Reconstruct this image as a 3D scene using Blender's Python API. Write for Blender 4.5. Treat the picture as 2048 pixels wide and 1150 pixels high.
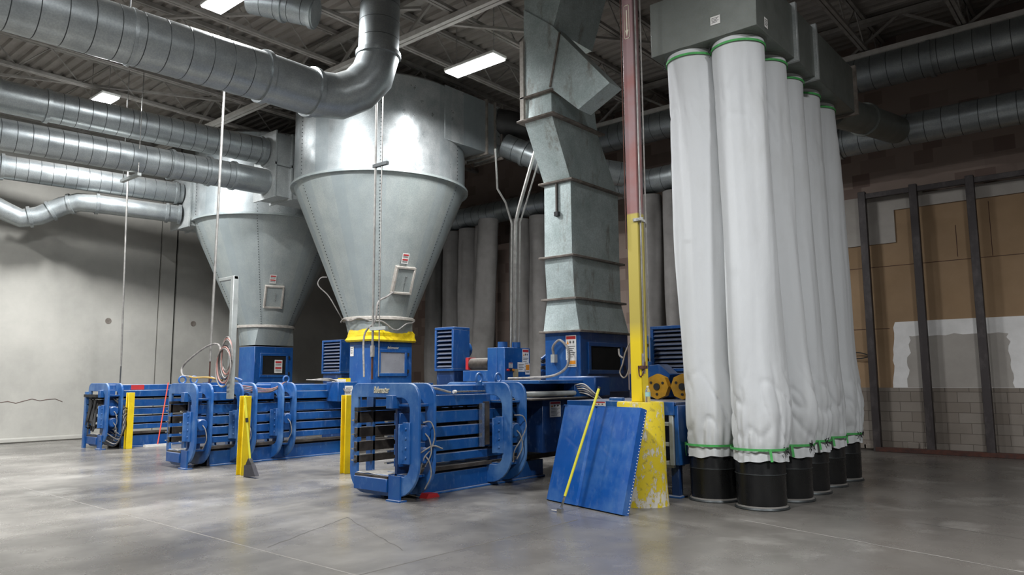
import bpy, math, random
from mathutils import Vector, Matrix, noise
for o in list(bpy.data.objects): bpy.data.objects.remove(o)
scn = bpy.context.scene
col = scn.collection
R = math.radians
# ---------------------------------------------------------------- camera
F = 1488.0
pitch, yaw, roll = math.atan(182 / F), R(40.3), R(0.35)
fwd = Vector((-math.sin(yaw) * math.cos(pitch), math.cos(yaw) * math.cos(pitch), math.sin(pitch)))
rgt = Vector((math.cos(yaw), math.sin(yaw), 0))
upv = rgt.cross(fwd)
rq = Matrix.Rotation(roll, 3, fwd)
rgt = rq @ rgt; upv = rq @ upv
cd = bpy.data.cameras.new('camera'); cam = bpy.data.objects.new('camera', cd); col.objects.link(cam)
cd.sensor_width = 36; cd.lens = F / 2048 * 36; cd.clip_end = 200
m3 = Matrix((rgt, upv, -fwd)).transposed()
cam.matrix_world = Matrix.Translation((0, 0, 1.55)) @ m3.to_4x4()
scn.camera = cam
# ---------------------------------------------------------------- world, exposure
w = bpy.data.worlds.new('world'); scn.world = w; w.use_nodes = True
w.node_tree.nodes['Background'].inputs[0].default_value = (0.96, 0.98, 1.0, 1)
w.node_tree.nodes['Background'].inputs[1].default_value = 0.06
scn.view_settings.view_transform = 'Standard'; scn.view_settings.look = 'None'
scn.view_settings.gamma = 1; scn.view_settings.exposure = -0.1
scn.view_settings.use_curve_mapping = False
LAMP_W = 300.0       # watts of each high bay fixture
# fixtures: x, y, z, strength factor, seen in the photo
FIXTURES = [(-9.53, 10.15, 7.60, 1.5, 'bright high bay light hanging in front of the nearest big cone-bottomed collector'),
            (-17.9, 6.45, 7.9, 0.8, 'small-looking high bay light above the ducts on the left'),
            (-11.3, 6.0, 7.95, 1.2, 'high bay light cut by the top edge of the picture above the big duct'),
            (-18.2, 0.8, 7.9, .55, None), (-11.3, 0.6, 7.9, 1.3, None), (-4.2, 1.2, 7.9, 1.5, None), (2.2, 4.8, 7.9, 1.5, None)]

# ---------------------------------------------------------------- materials
def lin(h):
    c = [int(h[i:i + 2], 16) / 255 for i in (0, 2, 4)]
    return tuple((x / 12.92 if x <= .04045 else ((x + .055) / 1.055) ** 2.4) for x in c) + (1,)
class NT:
    def __init__(s, name):
        s.m = bpy.data.materials.new(name); s.m.use_nodes = True
        s.t = s.m.node_tree; s.b = s.t.nodes['Principled BSDF']
    def n(s, typ, **k):
        q = s.t.nodes.new(typ)
        for a, v in k.items():
            if a.startswith('i_'):
                key = a[2:]; key = int(key) if key.isdigit() else key.replace('_', ' ')
                q.inputs[key].default_value = v
            else: setattr(q, a, v)
        return q
    def l(s, a, b): s.t.links.new(a, b)
    def noise(s, scale, detail=4, rough=.55, stretch=None, src='Object'):
        tc = s.n('ShaderNodeTexCoord'); out = tc.outputs[src]
        if stretch:
            mp = s.n('ShaderNodeMapping'); mp.inputs['Scale'].default_value = stretch
            s.l(out, mp.inputs[0]); out = mp.outputs[0]
        q = s.n('ShaderNodeTexNoise', i_Scale=scale, i_Detail=detail, i_Roughness=rough)
        s.l(out, q.inputs['Vector']); return q.outputs['Fac']
    def ramp(s, fac, lo, hi, a=0.0, b=1.0):
        q = s.n('ShaderNodeMapRange'); q.inputs[1].default_value = lo; q.inputs[2].default_value = hi
        q.inputs[3].default_value = a; q.inputs[4].default_value = b
        s.l(fac, q.inputs[0]); return q.outputs[0]
    def mix(s, fac, a, b, typ='MIX'):
        q = s.n('ShaderNodeMix', data_type='RGBA', blend_type=typ)
        for v, i in ((fac, 0), (a, 6), (b, 7)):
            if hasattr(v, 'links'): s.l(v, q.inputs[i])
            else: q.inputs[i].default_value = v
        return q.outputs[2]
    def math(s, op, a, b=0.0):
        q = s.n('ShaderNodeMath', operation=op)
        for v, i in ((a, 0), (b, 1)):
            if hasattr(v, 'links'): s.l(v, q.inputs[i])
            else: q.inputs[i].default_value = v
        return q.outputs[0]
    def bump(s, h, strength=.3, dist=.01):
        q = s.n('ShaderNodeBump'); q.inputs['Strength'].default_value = strength; q.inputs['Distance'].default_value = dist
        s.l(h, q.inputs['Height']); s.l(q.outputs[0], s.b.inputs['Normal'])
    def top_dust(s, base, amount, colr):
        g = s.n('ShaderNodeNewGeometry'); x = s.n('ShaderNodeSeparateXYZ'); s.l(g.outputs['True Normal'], x.inputs[0])
        f = s.ramp(x.outputs[2], .55, .95, 0, amount)
        return s.mix(f, base, colr), f
    def set(s, col=None, rough=None, metal=None):
        for v, k in ((col, 'Base Color'), (rough, 'Roughness'), (metal, 'Metallic')):
            if v is None: continue
            if hasattr(v, 'links'): s.l(v, s.b.inputs[k])
            else: s.b.inputs[k].default_value = v
        return s.m
def simple(name, c1, c2=None, rough=.5, metal=0, scale=6, lo=.35, hi=.7, bump=0, dust=0, stretch=None, dustc='c9c4bd'):
    t = NT(name)
    f = t.ramp(t.noise(scale, 5, .6, stretch), lo, hi)
    c = t.mix(f, lin(c1), lin(c2 or c1))
    mt = metal
    if dust:
        c, df = t.top_dust(c, dust, lin(dustc))
        if metal: mt = t.math('MULTIPLY', t.math('SUBTRACT', 1.0, df), metal)
    rr = t.ramp(t.noise(scale * 1.7, 4), .3, .7, max(rough - .08, .02), min(rough + .08, 1))
    if bump: t.bump(t.noise(scale * 6, 3), bump)
    return t.set(c, rr, mt)
M = {}
def blue(name, c1, c2, dust=.55, amt=.55):
    t = NT(name)
    f = t.ramp(t.noise(1.7, 6, .62), .45, .72, 0, amt)
    f2 = t.ramp(t.noise(14, 5, .7, (1, 1, .35)), .55, .8, 0, .5)
    c = t.mix(f, lin(c1), lin(c2)); c = t.mix(f2, c, lin('6f88a8'))
    c, df = t.top_dust(c, dust, lin('bab9b7'))
    return t.set(c, t.ramp(t.noise(5, 4), .3, .7, .28, .5), 0)
M['blue'] = blue('blue_machine_paint', '0d4482', '2e6090')
M['blue_frame'] = blue('dusty_blue_frame_paint', '1f528f', '6488b0', .5, .8)
M['blue_panel'] = blue('blue_guard_panel_paint', '104f9b', '5a82b0', .15, .7)
M['blue_panel'].node_tree.nodes['Principled BSDF'].inputs['Coat Weight'].default_value = .4
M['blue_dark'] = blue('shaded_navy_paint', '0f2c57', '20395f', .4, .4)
M['bare'] = simple('worn_dark_steel', '3b3632', '5d5650', .55, .5, 5, dust=.3)
M['black'] = simple('black_rubber', '141414', '262626', .6, 0, 8)
M['void'] = simple('black_opening', '070707', '0b0b0b', .9, 0, 3)
M['drum'] = simple('black_plastic_drum', '0f1012', '232322', .3, 0, 3, .45, .8, dust=.4, stretch=(1, 1, .4))
M['yellow'] = simple('yellow_safety_paint', 'd8bb14', 'b79a1c', .45, 0, 4, .45, .8)
M['yellow_pole'] = simple('yellow_pole_paint', 'd6d040', 'c9bf37', .4, 0, 4)
M['cyl_yellow'] = simple('yellow_wrap', 'e0c414', 'b89b10', .5, 0, 7, bump=.5)
M['dust'] = simple('pale_paper_dust', 'd0cbc3', 'b5afa6', .95, 0, 20, bump=.6)
M['white'] = simple('white_label', 'd8d6d2', 'c6c3bd', .5, 0, 10)
M['red'] = simple('red_print', 'b3262a', 'a42a2c', .5)
M['orange'] = simple('orange_print', 'd98a1c', 'c97c1a', .5)
M['ink'] = simple('black_print', '1c1c1e', '242424', .6)
M['letter'] = simple('raised_cream_letters', 'cdc7b4', 'b9b29c', .5)
M['greytube'] = simple('pale_grey_tube', 'a9adab', '8f9391', .45, .3, 5, dust=.6)
M['galv_pipe'] = simple('galvanised_conduit', 'a3a19d', '86837f', .4, .6, 8)
M['hose'] = simple('grey_hose', '8e8a86', '5f5b58', .6, 0, 12)
M['hose_black'] = simple('black_hose', '1d1c1c', '2b2a2a', .5, 0, 12)
M['hose_pink'] = simple('pale_red_air_hose', '9d6f68', '86655c', .6, 0, 12)
M['rope'] = simple('yellow_brown_hose', 'a78a4c', '8e7440', .7, 0, 12)
M['strap'] = simple('green_webbing', '4aa556', '3b8c48', .7, 0, 20)
M['stud'] = simple('dark_brown_primer_steel', '3c3636', '524c4b', .5, .2, 7, .5, .7, stretch=(1, 1, .5))
M['rust'] = simple('rusty_steel', '3d2a26', '5a3326', .8, .1, 9)
M['joist'] = simple('grey_painted_joist', '8f8a84', '77726c', .7, 0, 5)
M['joist_light'] = simple('pale_painted_beam', 'c2beb8', 'a8a49d', .65, 0, 5)
M['bristle'] = simple('dark_bristles', '2d2c31', '3b3a3f', .9, 0, 60, stretch=(1, 1, .05))
M['chrome'] = simple('bright_steel', 'c6c6c4', 'a8a8a6', .25, .9, 9)
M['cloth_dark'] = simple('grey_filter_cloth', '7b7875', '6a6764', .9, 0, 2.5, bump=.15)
M['brownbox'] = simple('tan_cardboard', 'a79876', '98896a', .9)
# galvanised sheet, spiral duct
def galv(name, c1, c2, rough=.33, metal=.85, strips=0, dust=.4, rust=False):
    t = NT(name)
    f = t.ramp(t.noise(2.5, 6, .65), .35, .7); f2 = t.noise(45, 2, .5)
    c = t.mix(f, lin(c1), lin(c2)); c = t.mix(t.ramp(f2, .4, .6, 0, .25), c, lin('70777a'))
    rr = t.ramp(t.noise(3.5, 4), .3, .7, rough - .07, rough + .12)
    if strips:
        tc = t.n('ShaderNodeTexCoord'); x = t.n('ShaderNodeSeparateXYZ'); t.l(tc.outputs['Object'], x.inputs[0])
        a = t.math('ARCTAN2', x.outputs[1], x.outputs[0])
        k = t.math('FLOOR', t.math('MULTIPLY', a, strips / (2 * math.pi)))
        wn = t.n('ShaderNodeTexWhiteNoise', noise_dimensions='1D'); t.l(k, wn.inputs['W'])
        c = t.mix(t.ramp(wn.outputs[0], 0, 1, 0, .8), c, lin('8d979a'))
        rr = t.math('ADD', rr, t.ramp(wn.outputs[0], 0, 1, -.08, .2))
    if rust:
        r_ = t.ramp(t.noise(3.0, 6, .7, (1, 1, .3)), .56, .72, 0, .75)
        c = t.mix(r_, c, lin('6b5643'))
    c, df = t.top_dust(c, dust, lin('b2aca4'))
    mt = t.math('MULTIPLY', t.math('SUBTRACT', 1.0, df), metal)
    return t.set(c, rr, mt)
M['galv'] = galv('galvanised_sheet', 'b4b7b5', '979c9c', .42, .35)
M['galv_cyl'] = galv('galvanised_strip_sheet', 'd4d6d5', 'a9afb0', .36, .62, 34)
M['galv_cone'] = galv('dull_galvanised_sheet', 'b0b5b1', '9aa2a0', .44, .35, 40)
M['galv_duct'] = galv('spiral_duct_sheet', 'a3a8a8', '8b9193', .36, .65)
M['galv_stack'] = galv('stained_galvanised_sheet', 'c6d3d2', 'a6b5b3', .45, .2, 0, .6, True)
M['galv_head'] = galv('grey_header_sheet', '72756f', '62665f', .5, .4)
M['seam'] = simple('dirty_duct_seam', '4b4f50', '3c3f40', .5, .6, 9)
M['flange'] = simple('dusty_brown_flange', '857d75', '5b534b', .8, .1, 7, dust=.6)
M['rivet'] = simple('dark_rivets', '4c4f50', '3d4041', .5, .6, 9)
# filter cloth
t = NT('white_filter_cloth')
c = t.mix(t.ramp(t.noise(1.3, 5, .6, (1, 1, .5)), .5, .8, 0, .5), lin('c3c5c6'), lin('aaa9a4'))
t.bump(t.noise(9, 4, .6, (1, 1, .6)), .25, .02)
M['cloth'] = t.set(c, .85, 0); t.b.inputs['Sheen Weight'].default_value = .1
# chipped yellow on concrete
t = NT('chipped_yellow_concrete')
g = t.n('ShaderNodeTexCoord'); x = t.n('ShaderNodeSeparateXYZ'); t.l(g.outputs['Object'], x.inputs[0])
f = t.math('ADD', t.noise(10, 8, .75, (1, 1, .5)), t.ramp(x.outputs[2], 0.0, .8, .07, .03))
f = t.ramp(f, .57, .60)
c = t.mix(f, lin('d3bb20'), lin('cdc8bb')); c = t.mix(t.ramp(t.noise(16, 5), .6, .7, 0, .7), c, lin('8e7f39'))
t.bump(f, .5, .01); M['guard'] = t.set(c, .6, 0)
# column paint: yellow to 3.65 m, faded red above
t = NT('column_paint')
g = t.n('ShaderNodeTexCoord'); x = t.n('ShaderNodeSeparateXYZ'); t.l(g.outputs['Object'], x.inputs[0])
red = t.mix(t.ramp(t.noise(1.1, 4), .45, .6), lin('84696a'), lin('86504a'))
yel = t.mix(t.ramp(x.outputs[2], 2.0, 2.25), lin('d8bd18'), lin('aa9a44'))
M['column'] = t.set(t.mix(t.ramp(x.outputs[2], 3.64, 3.66), yel, red), .5, 0)
# floor
t = NT('polished_concrete_floor')
a = t.ramp(t.noise(.35, 7, .62, None, 'Object'), .40, .62); b = t.ramp(t.noise(1.2, 6, .6, (1, .45, 1)), .42, .70, 0, .75)
c = t.mix(a, lin('615e5a'), lin('8a8680')); c = t.mix(b, c, lin('4e4b48'))
wv = t.n('ShaderNodeTexWave', wave_type='RINGS', rings_direction='Z', i_Scale=1.6, i_Distortion=5.0, i_Detail=3.0)
mp = t.n('ShaderNodeMapping'); mp.inputs['Location'].default_value = (0.9, -10.6, 0)
tc = t.n('ShaderNodeTexCoord'); t.l(tc.outputs['Object'], mp.inputs[0]); t.l(mp.outputs[0], wv.inputs['Vector'])
ln = t.n('ShaderNodeVectorMath', operation='LENGTH'); t.l(mp.outputs[0], ln.inputs[0])
rf = t.math('MULTIPLY', t.ramp(ln.outputs['Value'], .7, 1.5, 1, 0), t.ramp(wv.outputs['Fac'], .3, .8, 0, .45))
c = t.mix(rf, c, lin('565553'))
dz = t.n('ShaderNodeSeparateXYZ'); t.l(tc.outputs['Object'], dz.inputs[0])
warm = t.math('ADD', t.ramp(dz.outputs[0], -8, -2, 0, .5), t.ramp(dz.outputs[0], -4.95, -4.93, 0, .22)); c = t.mix(warm, c, lin('57534f'))
d = t.ramp(t.noise(.9, 6, .6), .56, .74, 0, .28); c = t.mix(d, c, lin('bdbab4'))
r = t.ramp(t.noise(.8, 6, .65), .3, .7, .16, .42); t.bump(t.noise(3, 5), .04, .01)
M['floor'] = t.set(c, r, 0)
# precast wall
t = NT('precast_concrete_wall')
c = t.mix(t.ramp(t.noise(.5, 8, .65), .35, .7), lin('9c9a93'), lin('b3b0a8'))
c = t.mix(t.ramp(t.noise(.8, 7, .7, (1, 1, .5)), .55, .8, 0, .4), c, lin('85827c'))
t.bump(t.noise(12, 5), .1, .01); M['precast'] = t.set(c, .8, 0)
# block wall
def brick(name, c1, c2, mortar, bw, bh, bias=0.0, ms=.006, bumpy=.3):
    t = NT(name)
    tc = t.n('ShaderNodeTexCoord'); x = t.n('ShaderNodeSeparateXYZ'); t.l(tc.outputs['Object'], x.inputs[0])
    cb = t.n('ShaderNodeCombineXYZ'); t.l(x.outputs[0], cb.inputs[0]); t.l(x.outputs[2], cb.inputs[1])
    q = t.n('ShaderNodeTexBrick'); t.l(cb.outputs[0], q.inputs[0])
    q.inputs['Color1'].default_value = lin(c1); q.inputs['Color2'].default_value = lin(c2); q.inputs['Mortar'].default_value = lin(mortar)
    q.inputs['Scale'].default_value = 1; q.inputs['Mortar Size'].default_value = ms
    q.inputs['Bias'].default_value = bias; q.inputs['Brick Width'].default_value = bw; q.inputs['Row Height'].default_value = bh
    c = t.mix(t.ramp(t.noise(1.2, 6, .6), .4, .7, 0, .35), q.outputs['Color'], lin(mortar))
    t.bump(q.outputs['Fac'], -bumpy, .01)
    return t.set(c, .85, 0)
M['block'] = brick('grey_block_wall', '8d857c', '7c7268', '5c544c', .42, .205)
M['upper'] = brick('brown_upper_wall', '8f7e74', '4c2e28', '83736a', .36, .30, -.45, .0, .05)
M['kraft'] = simple('tan_fibreboard', '9c8163', '8b7256', .85, 0, .9)
M['drywall'] = simple('grey_drywall', 'aaa49d', '9a948d', .8, 0, 1.4)
M['mud'] = simple('white_joint_compound', 'e6e4e2', 'd6d4d1', .8, 0, 3)
M['deck'] = simple('ribbed_steel_deck', '928b84', '7c766f', .65, .1, 3, stretch=(.4, 1, 1))
def emit(name, c, s):
    t = NT(name); t.b.inputs['Emission Color'].default_value = c; t.b.inputs['Emission Strength'].default_value = s
    t.b.inputs['Base Color'].default_value = (1, 1, 1, 1); return t.m
M['lens'] = emit('lit_lamp_tubes', (.93, .96, 1, 1), 18)
t = NT('clear_bottle_plastic'); t.b.inputs['Transmission Weight'].default_value = .9; t.b.inputs['IOR'].default_value = 1.33
M['clear'] = t.set((.92, .95, .97, 1), .06, 0)
M['orange_handle'] = simple('orange_red_handle', 'd8432f', 'cf5a45', .4)
M['bottle_label'] = simple('pale_green_bottle_label', '9fc6be', '7fb0b8', .4)
M['blackduct'] = simple('black_duct_sheet', '2e2c2b', '3c3938', .5, .3, 4)
M['door_dust'] = simple('dusty_door_frame', 'a8a29a', '8d877f', .9, 0, 12, bump=.4)
M['mustard'] = simple('mustard_wheel_paint', 'c08c14', '9a7112', .5, 0, 6)
M['glass'] = simple('dusty_window', '8b8d93', '7d7d84', .3, .1, 2)

# ---------------------------------------------------------------- mesh helpers
ORG = {}
class MB:
    def __init__(s): s.v = []; s.f = []; s.fm = []; s.mats = []
    def mi(s, m):
        if m not in s.mats: s.mats.append(m)
        return s.mats.index(m)
    def add(s, vs, fs, m):
        b = len(s.v); k = s.mi(m); s.v += [Vector(v) for v in vs]
        s.f += [tuple(i + b for i in f) for f in fs]; s.fm += [k] * len(fs); return s
    def hexa(s, p, m):   # 0-3 bottom ccw, 4-7 top ccw
        return s.add(p, [(3, 2, 1, 0), (4, 5, 6, 7), (0, 1, 5, 4), (1, 2, 6, 5), (2, 3, 7, 6), (3, 0, 4, 7)], m)
    def box(s, x0, x1, y0, y1, z0, z1, m):
        return s.hexa([(x0, y0, z0), (x1, y0, z0), (x1, y1, z0), (x0, y1, z0), (x0, y0, z1), (x1, y0, z1), (x1, y1, z1), (x0, y1, z1)], m)
    def bar(s, p, q, w_, h, m, up=(0, 0, 1)):
        p = Vector(p); q = Vector(q); d = (q - p).normalized(); up = Vector(up)
        if abs(d.dot(up)) > .99: up = Vector((0, 1, 0))
        a = d.cross(up).normalized() * w_ / 2; b = a.cross(d).normalized() * h / 2
        return s.hexa([p - a - b, p + a - b, q + a - b, q - a - b, p - a + b, p + a + b, q + a + b, q - a + b], m)
    def tube(s, pts, r, m, seg=8, cap=True, rmat=None, closed=False):
        pts = [Vector(p) for p in pts]; n = len(pts)
        rs = r if isinstance(r, list) else [r] * n
        vs = []; ref = None; prev = None
        for i, p in enumerate(pts):
            if closed: d = (pts[(i + 1) % n] - pts[i - 1]).normalized(); sc = 1
            elif i == 0: d = (pts[1] - p).normalized(); sc = 1
            elif i == n - 1: d = (p - pts[-2]).normalized(); sc = 1
            else:
                a = (p - pts[i - 1]).normalized(); b = (pts[i + 1] - p).normalized(); d = (a + b)
                d = d.normalized() if d.length > 1e-6 else a
                sc = 1 / max(.5, a.dot(d))
            if ref is None: ref = Vector((0, 0, 1)) if abs(d.z) < .9 else Vector((1, 0, 0))
            u = ref - d * ref.dot(d)
            if u.length < 1e-4: u = Vector((1, 0, 0)) - d * d.x
            u.normalize(); ref = u; v = d.cross(u)
            for k in range(seg):
                t_ = 2 * math.pi * k / seg
                vs.append(p + (u * math.cos(t_) + v * math.sin(t_)) * rs[i])
        fs = []; base = len(s.v); cnt = 0
        rng = range(n if closed else n - 1)
        for i in rng:
            j = (i + 1) % n
            ff = [(i * seg + k, i * seg + (k + 1) % seg, j * seg + (k + 1) % seg, j * seg + k) for k in range(seg)]
            ff = [tuple(reversed(f)) for f in ff] if False else ff
            if rmat and rmat[i] is not None:
                s.f += [tuple(a + base for a in f) for f in ff]; s.fm += [s.mi(rmat[i])] * seg
            else:
                s.f += [tuple(a + base for a in f) for f in ff]; s.fm += [s.mi(m)] * seg
        s.v += vs
        if cap and not closed:
            s.f.append(tuple(base + k for k in reversed(range(seg)))); s.fm.append(s.mi(m))
            s.f.append(tuple(base + (n - 1) * seg + k for k in range(seg))); s.fm.append(s.mi(m))
        return s
    def lathe(s, prof, c, m, seg=48, cap=False):
        vs = []; cx, cy, cz = c
        for r, z in prof:
            for k in range(seg):
                t_ = 2 * math.pi * k / seg; vs.append((cx + r * math.cos(t_), cy + r * math.sin(t_), cz + z))
        fs = [(i * seg + k, i * seg + (k + 1) % seg, (i + 1) * seg + (k + 1) % seg, (i + 1) * seg + k) for i in range(len(prof) - 1) for k in range(seg)]
        if cap: fs += [tuple(reversed(range(seg))), tuple((len(prof) - 1) * seg + k for k in range(seg))]
        return s.add(vs, fs, m)
    def prism(s, poly, plane, a, b, m):
        f3 = {'xz': lambda p, t_: (p[0], t_, p[1]), 'yz': lambda p, t_: (t_, p[0], p[1]), 'xy': lambda p, t_: (p[0], p[1], t_)}[plane]
        n = len(poly); vs = [f3(p, a) for p in poly] + [f3(p, b) for p in poly]
        fs = [tuple(range(n)), tuple(reversed(range(n, 2 * n)))] + [(i, n + i, n + (i + 1) % n, (i + 1) % n) for i in range(n)]
        return s.add(vs, fs, m)
    def ring(s, outer, inner, y0, y1, m):   # plate with a hole, in the xz plane
        n = len(outer); vs = [(p[0], y, p[1]) for y in (y0, y1) for L in (outer, inner) for p in L]
        fs = []
        for i in range(n):
            j = (i + 1) % n
            fs += [(i, j, n + j, n + i), (2 * n + i, 3 * n + i, 3 * n + j, 2 * n + j), (i, 2 * n + i, 2 * n + j, j), (n + i, n + j, 3 * n + j, 3 * n + i)]
        return s.add(vs, fs, m)
    def loft(s, q0, q1, m, caps=False):    # between two quads
        return s.hexa(list(q0) + list(q1), m) if caps else s.add(list(q0) + list(q1), [(0, 1, 5, 4), (1, 2, 6, 5), (2, 3, 7, 6), (3, 0, 4, 7)], m)
    def build(s, name, parent=None, bevel=0, smooth=True, origin=None):
        me = bpy.data.meshes.new(name)
        if parent is not None: off = ORG[parent.name]
        elif origin is not None: off = Vector(origin)
        else:
            xs = [v.x for v in s.v]; ys = [v.y for v in s.v]; zs = [v.z for v in s.v]
            off = Vector(((min(xs) + max(xs)) / 2, (min(ys) + max(ys)) / 2, min(zs)))
        me.from_pydata([v - off for v in s.v], [], s.f)
        for m in s.mats: me.materials.append(M[m] if isinstance(m, str) else m)
        me.polygons.foreach_set('material_index', s.fm)
        import bmesh
        bm = bmesh.new(); bm.from_mesh(me); bmesh.ops.recalc_face_normals(bm, faces=bm.faces); bm.to_mesh(me); bm.free()
        if smooth:
            me.polygons.foreach_set('use_smooth', [True] * len(me.polygons)); me.set_sharp_from_angle(angle=R(32))
        o = bpy.data.objects.new(name, me); col.objects.link(o)
        if parent is not None: o.parent = parent
        else: o.location = off
        ORG[o.name] = off
        if bevel:
            b = o.modifiers.new('bevel', 'BEVEL'); b.width = bevel; b.segments = 1; b.limit_method = 'ANGLE'; b.angle_limit = R(50)
        return o
def tag(o, label=None, cat=None, group=None, kind=None):
    for k, v in (('label', label), ('category', cat), ('group', group), ('kind', kind)):
        if v: o[k] = v
    return o
def thing(name, label, cat, loc, group=None):
    o = bpy.data.objects.new(name, None); col.objects.link(o); o.location = loc; o.empty_display_size = .2
    ORG[o.name] = Vector(loc); return tag(o, label, cat, group)
def struct(mb, name, **k): return tag(mb.build(name, **k), kind='structure')
def copy_tree(o, loc=None):
    c = o.copy(); col.objects.link(c)
    if loc is not None: c.location = loc; ORG[c.name] = Vector(loc)
    for ch in o.children:
        d = ch.copy(); col.objects.link(d); d.parent = c
        for g in ch.children: e = g.copy(); col.objects.link(e); e.parent = d
    return c
def kid(o, nm): return [c for c in o.children if c.name.split('.')[0] == nm][0]
def arc(c, r, a0, a1, n): return [(c[0] + r * math.cos(a0 + (a1 - a0) * i / n), c[1] + r * math.sin(a0 + (a1 - a0) * i / n)) for i in range(n + 1)]
def rrect(x0, x1, z0, z1, rs, n=7):    # corner radii: bl, br, tr, tl
    P = math.pi
    a, b, c, d = rs
    return (arc((x0 + a, z0 + a), a, P, 1.5 * P, n) + arc((x1 - b, z0 + b), b, 1.5 * P, 2 * P, n) +
            arc((x1 - c, z1 - c), c, 0, .5 * P, n) + arc((x0 + d, z1 - d), d, .5 * P, P, n))
def smooth_path(pts, n=8):
    pts = [Vector(p) for p in pts]; out = []
    P = [pts[0] * 2 - pts[1]] + pts + [pts[-1] * 2 - pts[-2]]
    for i in range(1, len(P) - 2):
        for k in range(n):
            t_ = k / n; a, b, c, d = P[i - 1:i + 3]
            out.append(.5 * ((2 * b) + (c - a) * t_ + (2 * a - 5 * b + 4 * c - d) * t_ ** 2 + (3 * b - a - 3 * c + d) * t_ ** 3))
    return out + [pts[-1]]
def label(mb, o, u, v, w_, h, kind='warn'):
    """printed sign: o = top left corner, u = unit to the right, v = unit down"""
    o, u, v = Vector(o), Vector(u), Vector(v); n = v.cross(u).normalized()
    def rect(a, b, c, d, m, e):
        p = [o + u * a + v * d, o + u * b + v * d, o + u * b + v * c, o + u * a + v * c]
        q = [x + n * e for x in p]; mb.hexa(p + q, m)
    rect(0, w_, 0, h, 'white', .004)
    if kind == 'warn':
        rect(.05 * w_, .95 * w_, .03 * h, .16 * h, 'red', .005)
        a = o + u * .08 * w_ + v * .36 * h; b = o + u * .30 * w_ + v * .36 * h; c = o + u * .19 * w_ + v * .20 * h
        mb.add([x + n * .006 for x in (a, b, c)], [(0, 1, 2)], 'orange')
        for k in (0, 1):
            rect((.40 + .3 * k) * w_, (.44 + .3 * k) * w_, .2 * h, .36 * h, 'ink', .006)
            rect((.36 + .3 * k) * w_, (.52 + .3 * k) * w_, .25 * h, .3 * h, 'ink', .006)
        for i in range(6): rect(.1 * w_, (.9 - .12 * (i % 3)) * w_, (.44 + .085 * i) * h, (.465 + .085 * i) * h, 'ink', .005)
    elif kind == 'danger':
        for y in (.1, .55):
            rect(.1 * w_, .9 * w_, y * h, (y + .14) * h, 'red', .006)
            for i in range(2): rect(.12 * w_, .85 * w_, (y + .2 + .08 * i) * h, (y + .23 + .08 * i) * h, 'ink', .006)
    elif kind == 'plain':
        for i in range(4): rect(.12 * w_, (.85 - .15 * (i % 2)) * w_, (.2 + .17 * i) * h, (.25 + .17 * i) * h, 'ink', .006)
    elif kind == 'amber':
        rect(.08 * w_, .92 * w_, .1 * h, .6 * h, 'orange', .006)
        for i in range(2): rect(.12 * w_, .85 * w_, (.7 + .1 * i) * h, (.74 + .1 * i) * h, 'ink', .006)
def text(name, body, size, loc, u, v, mat, parent, ext=.006, xs=1.0):
    cu = bpy.data.curves.new(name, 'FONT'); cu.body = body; cu.size = size; cu.extrude = ext; cu.resolution_u = 2; cu.shear = .3
    o = bpy.data.objects.new(name, cu); col.objects.link(o)
    bpy.context.view_layer.update()
    me = bpy.data.meshes.new_from_object(o.evaluated_get(bpy.context.evaluated_depsgraph_get()))
    bpy.data.objects.remove(o); bpy.data.curves.remove(cu)
    o = bpy.data.objects.new(name, me); col.objects.link(o); me.materials.clear(); me.materials.append(M[mat])
    u = Vector(u); up = -Vector(v); n = u.cross(up); u = u * xs; mm = Matrix((u, up, n)).transposed().to_4x4()
    me.transform(Matrix.Translation(Vector(loc) - ORG[parent.name]) @ mm)
    o.parent = parent; return o

# ---------------------------------------------------------------- the room
XL, XR, YB, YF, ZC = -22.1, 7.0, 17.3, -7.0, 8.95
struct(MB().box(XL - .3, XR, YF, YB + .3, -.2, 0, 'floor'), 'floor', origin=(0, 0, 0))
FL = bpy.data.objects['floor']
M['joint'] = simple('pale_floor_joint_filler', '8f8b86', '76726d', .8, 0, 8)
M['joint_dark'] = simple('dark_floor_crack', '4b4845', '5b5854', .8, 0, 8)
MB().box(-4.94, -4.922, YF, 6.9, -.01, .0012, 'joint_dark').build('slab_joint', FL)
MB().box(XL, -4.94, 3.886, 3.897, -.01, .0012, 'joint').build('slab_joint', FL)
def streak(pts, w_, m):
    vs = []; pts = [Vector((p[0], p[1], .0014)) for p in pts]
    for i, p in enumerate(pts):
        d = (pts[min(i + 1, len(pts) - 1)] - pts[max(i - 1, 0)]).normalized(); n = Vector((-d.y, d.x, 0)) * w_ / 2 * random.uniform(.5, 1.3); vs += [p - n, p + n]
    return MB().add(vs, [(2 * i, 2 * i + 2, 2 * i + 3, 2 * i + 1) for i in range(len(pts) - 1)], m)
random.seed(21)
def jag(a, b, n, j): return [(a[0] + (b[0] - a[0]) * i / n + random.uniform(-j, j), a[1] + (b[1] - a[1]) * i / n + random.uniform(-j, j)) for i in range(n + 1)]
streak(jag((-3.55, 8.02), (.6, 6.9), 30, .012), .018, 'joint').build('floor_crack', FL)
streak(jag((-6.4, 4.0), (-7.05, 5.4), 14, .012), .014, 'joint_dark').build('floor_crack', FL)
streak(jag((-7.05, 5.4), (-5.3, 4.7), 14, .012), .010, 'joint_dark').build('floor_crack', FL)
streak(jag((-2.0, 9.0), (.2, 8.4), 14, .02), .010, 'joint_dark').build('floor_crack', FL)
mb = MB()      # ribbed steel deck: trapezoid ribs running along x
y = YF; P = []
while y < YB + .3:
    P += [(y, ZC), (y + .10, ZC), (y + .13, ZC + .06), (y + .22, ZC + .06)]; y += .25
P += [(P[-1][0], ZC + .3), (YF, ZC + .3)]
n = len(P)
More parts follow.
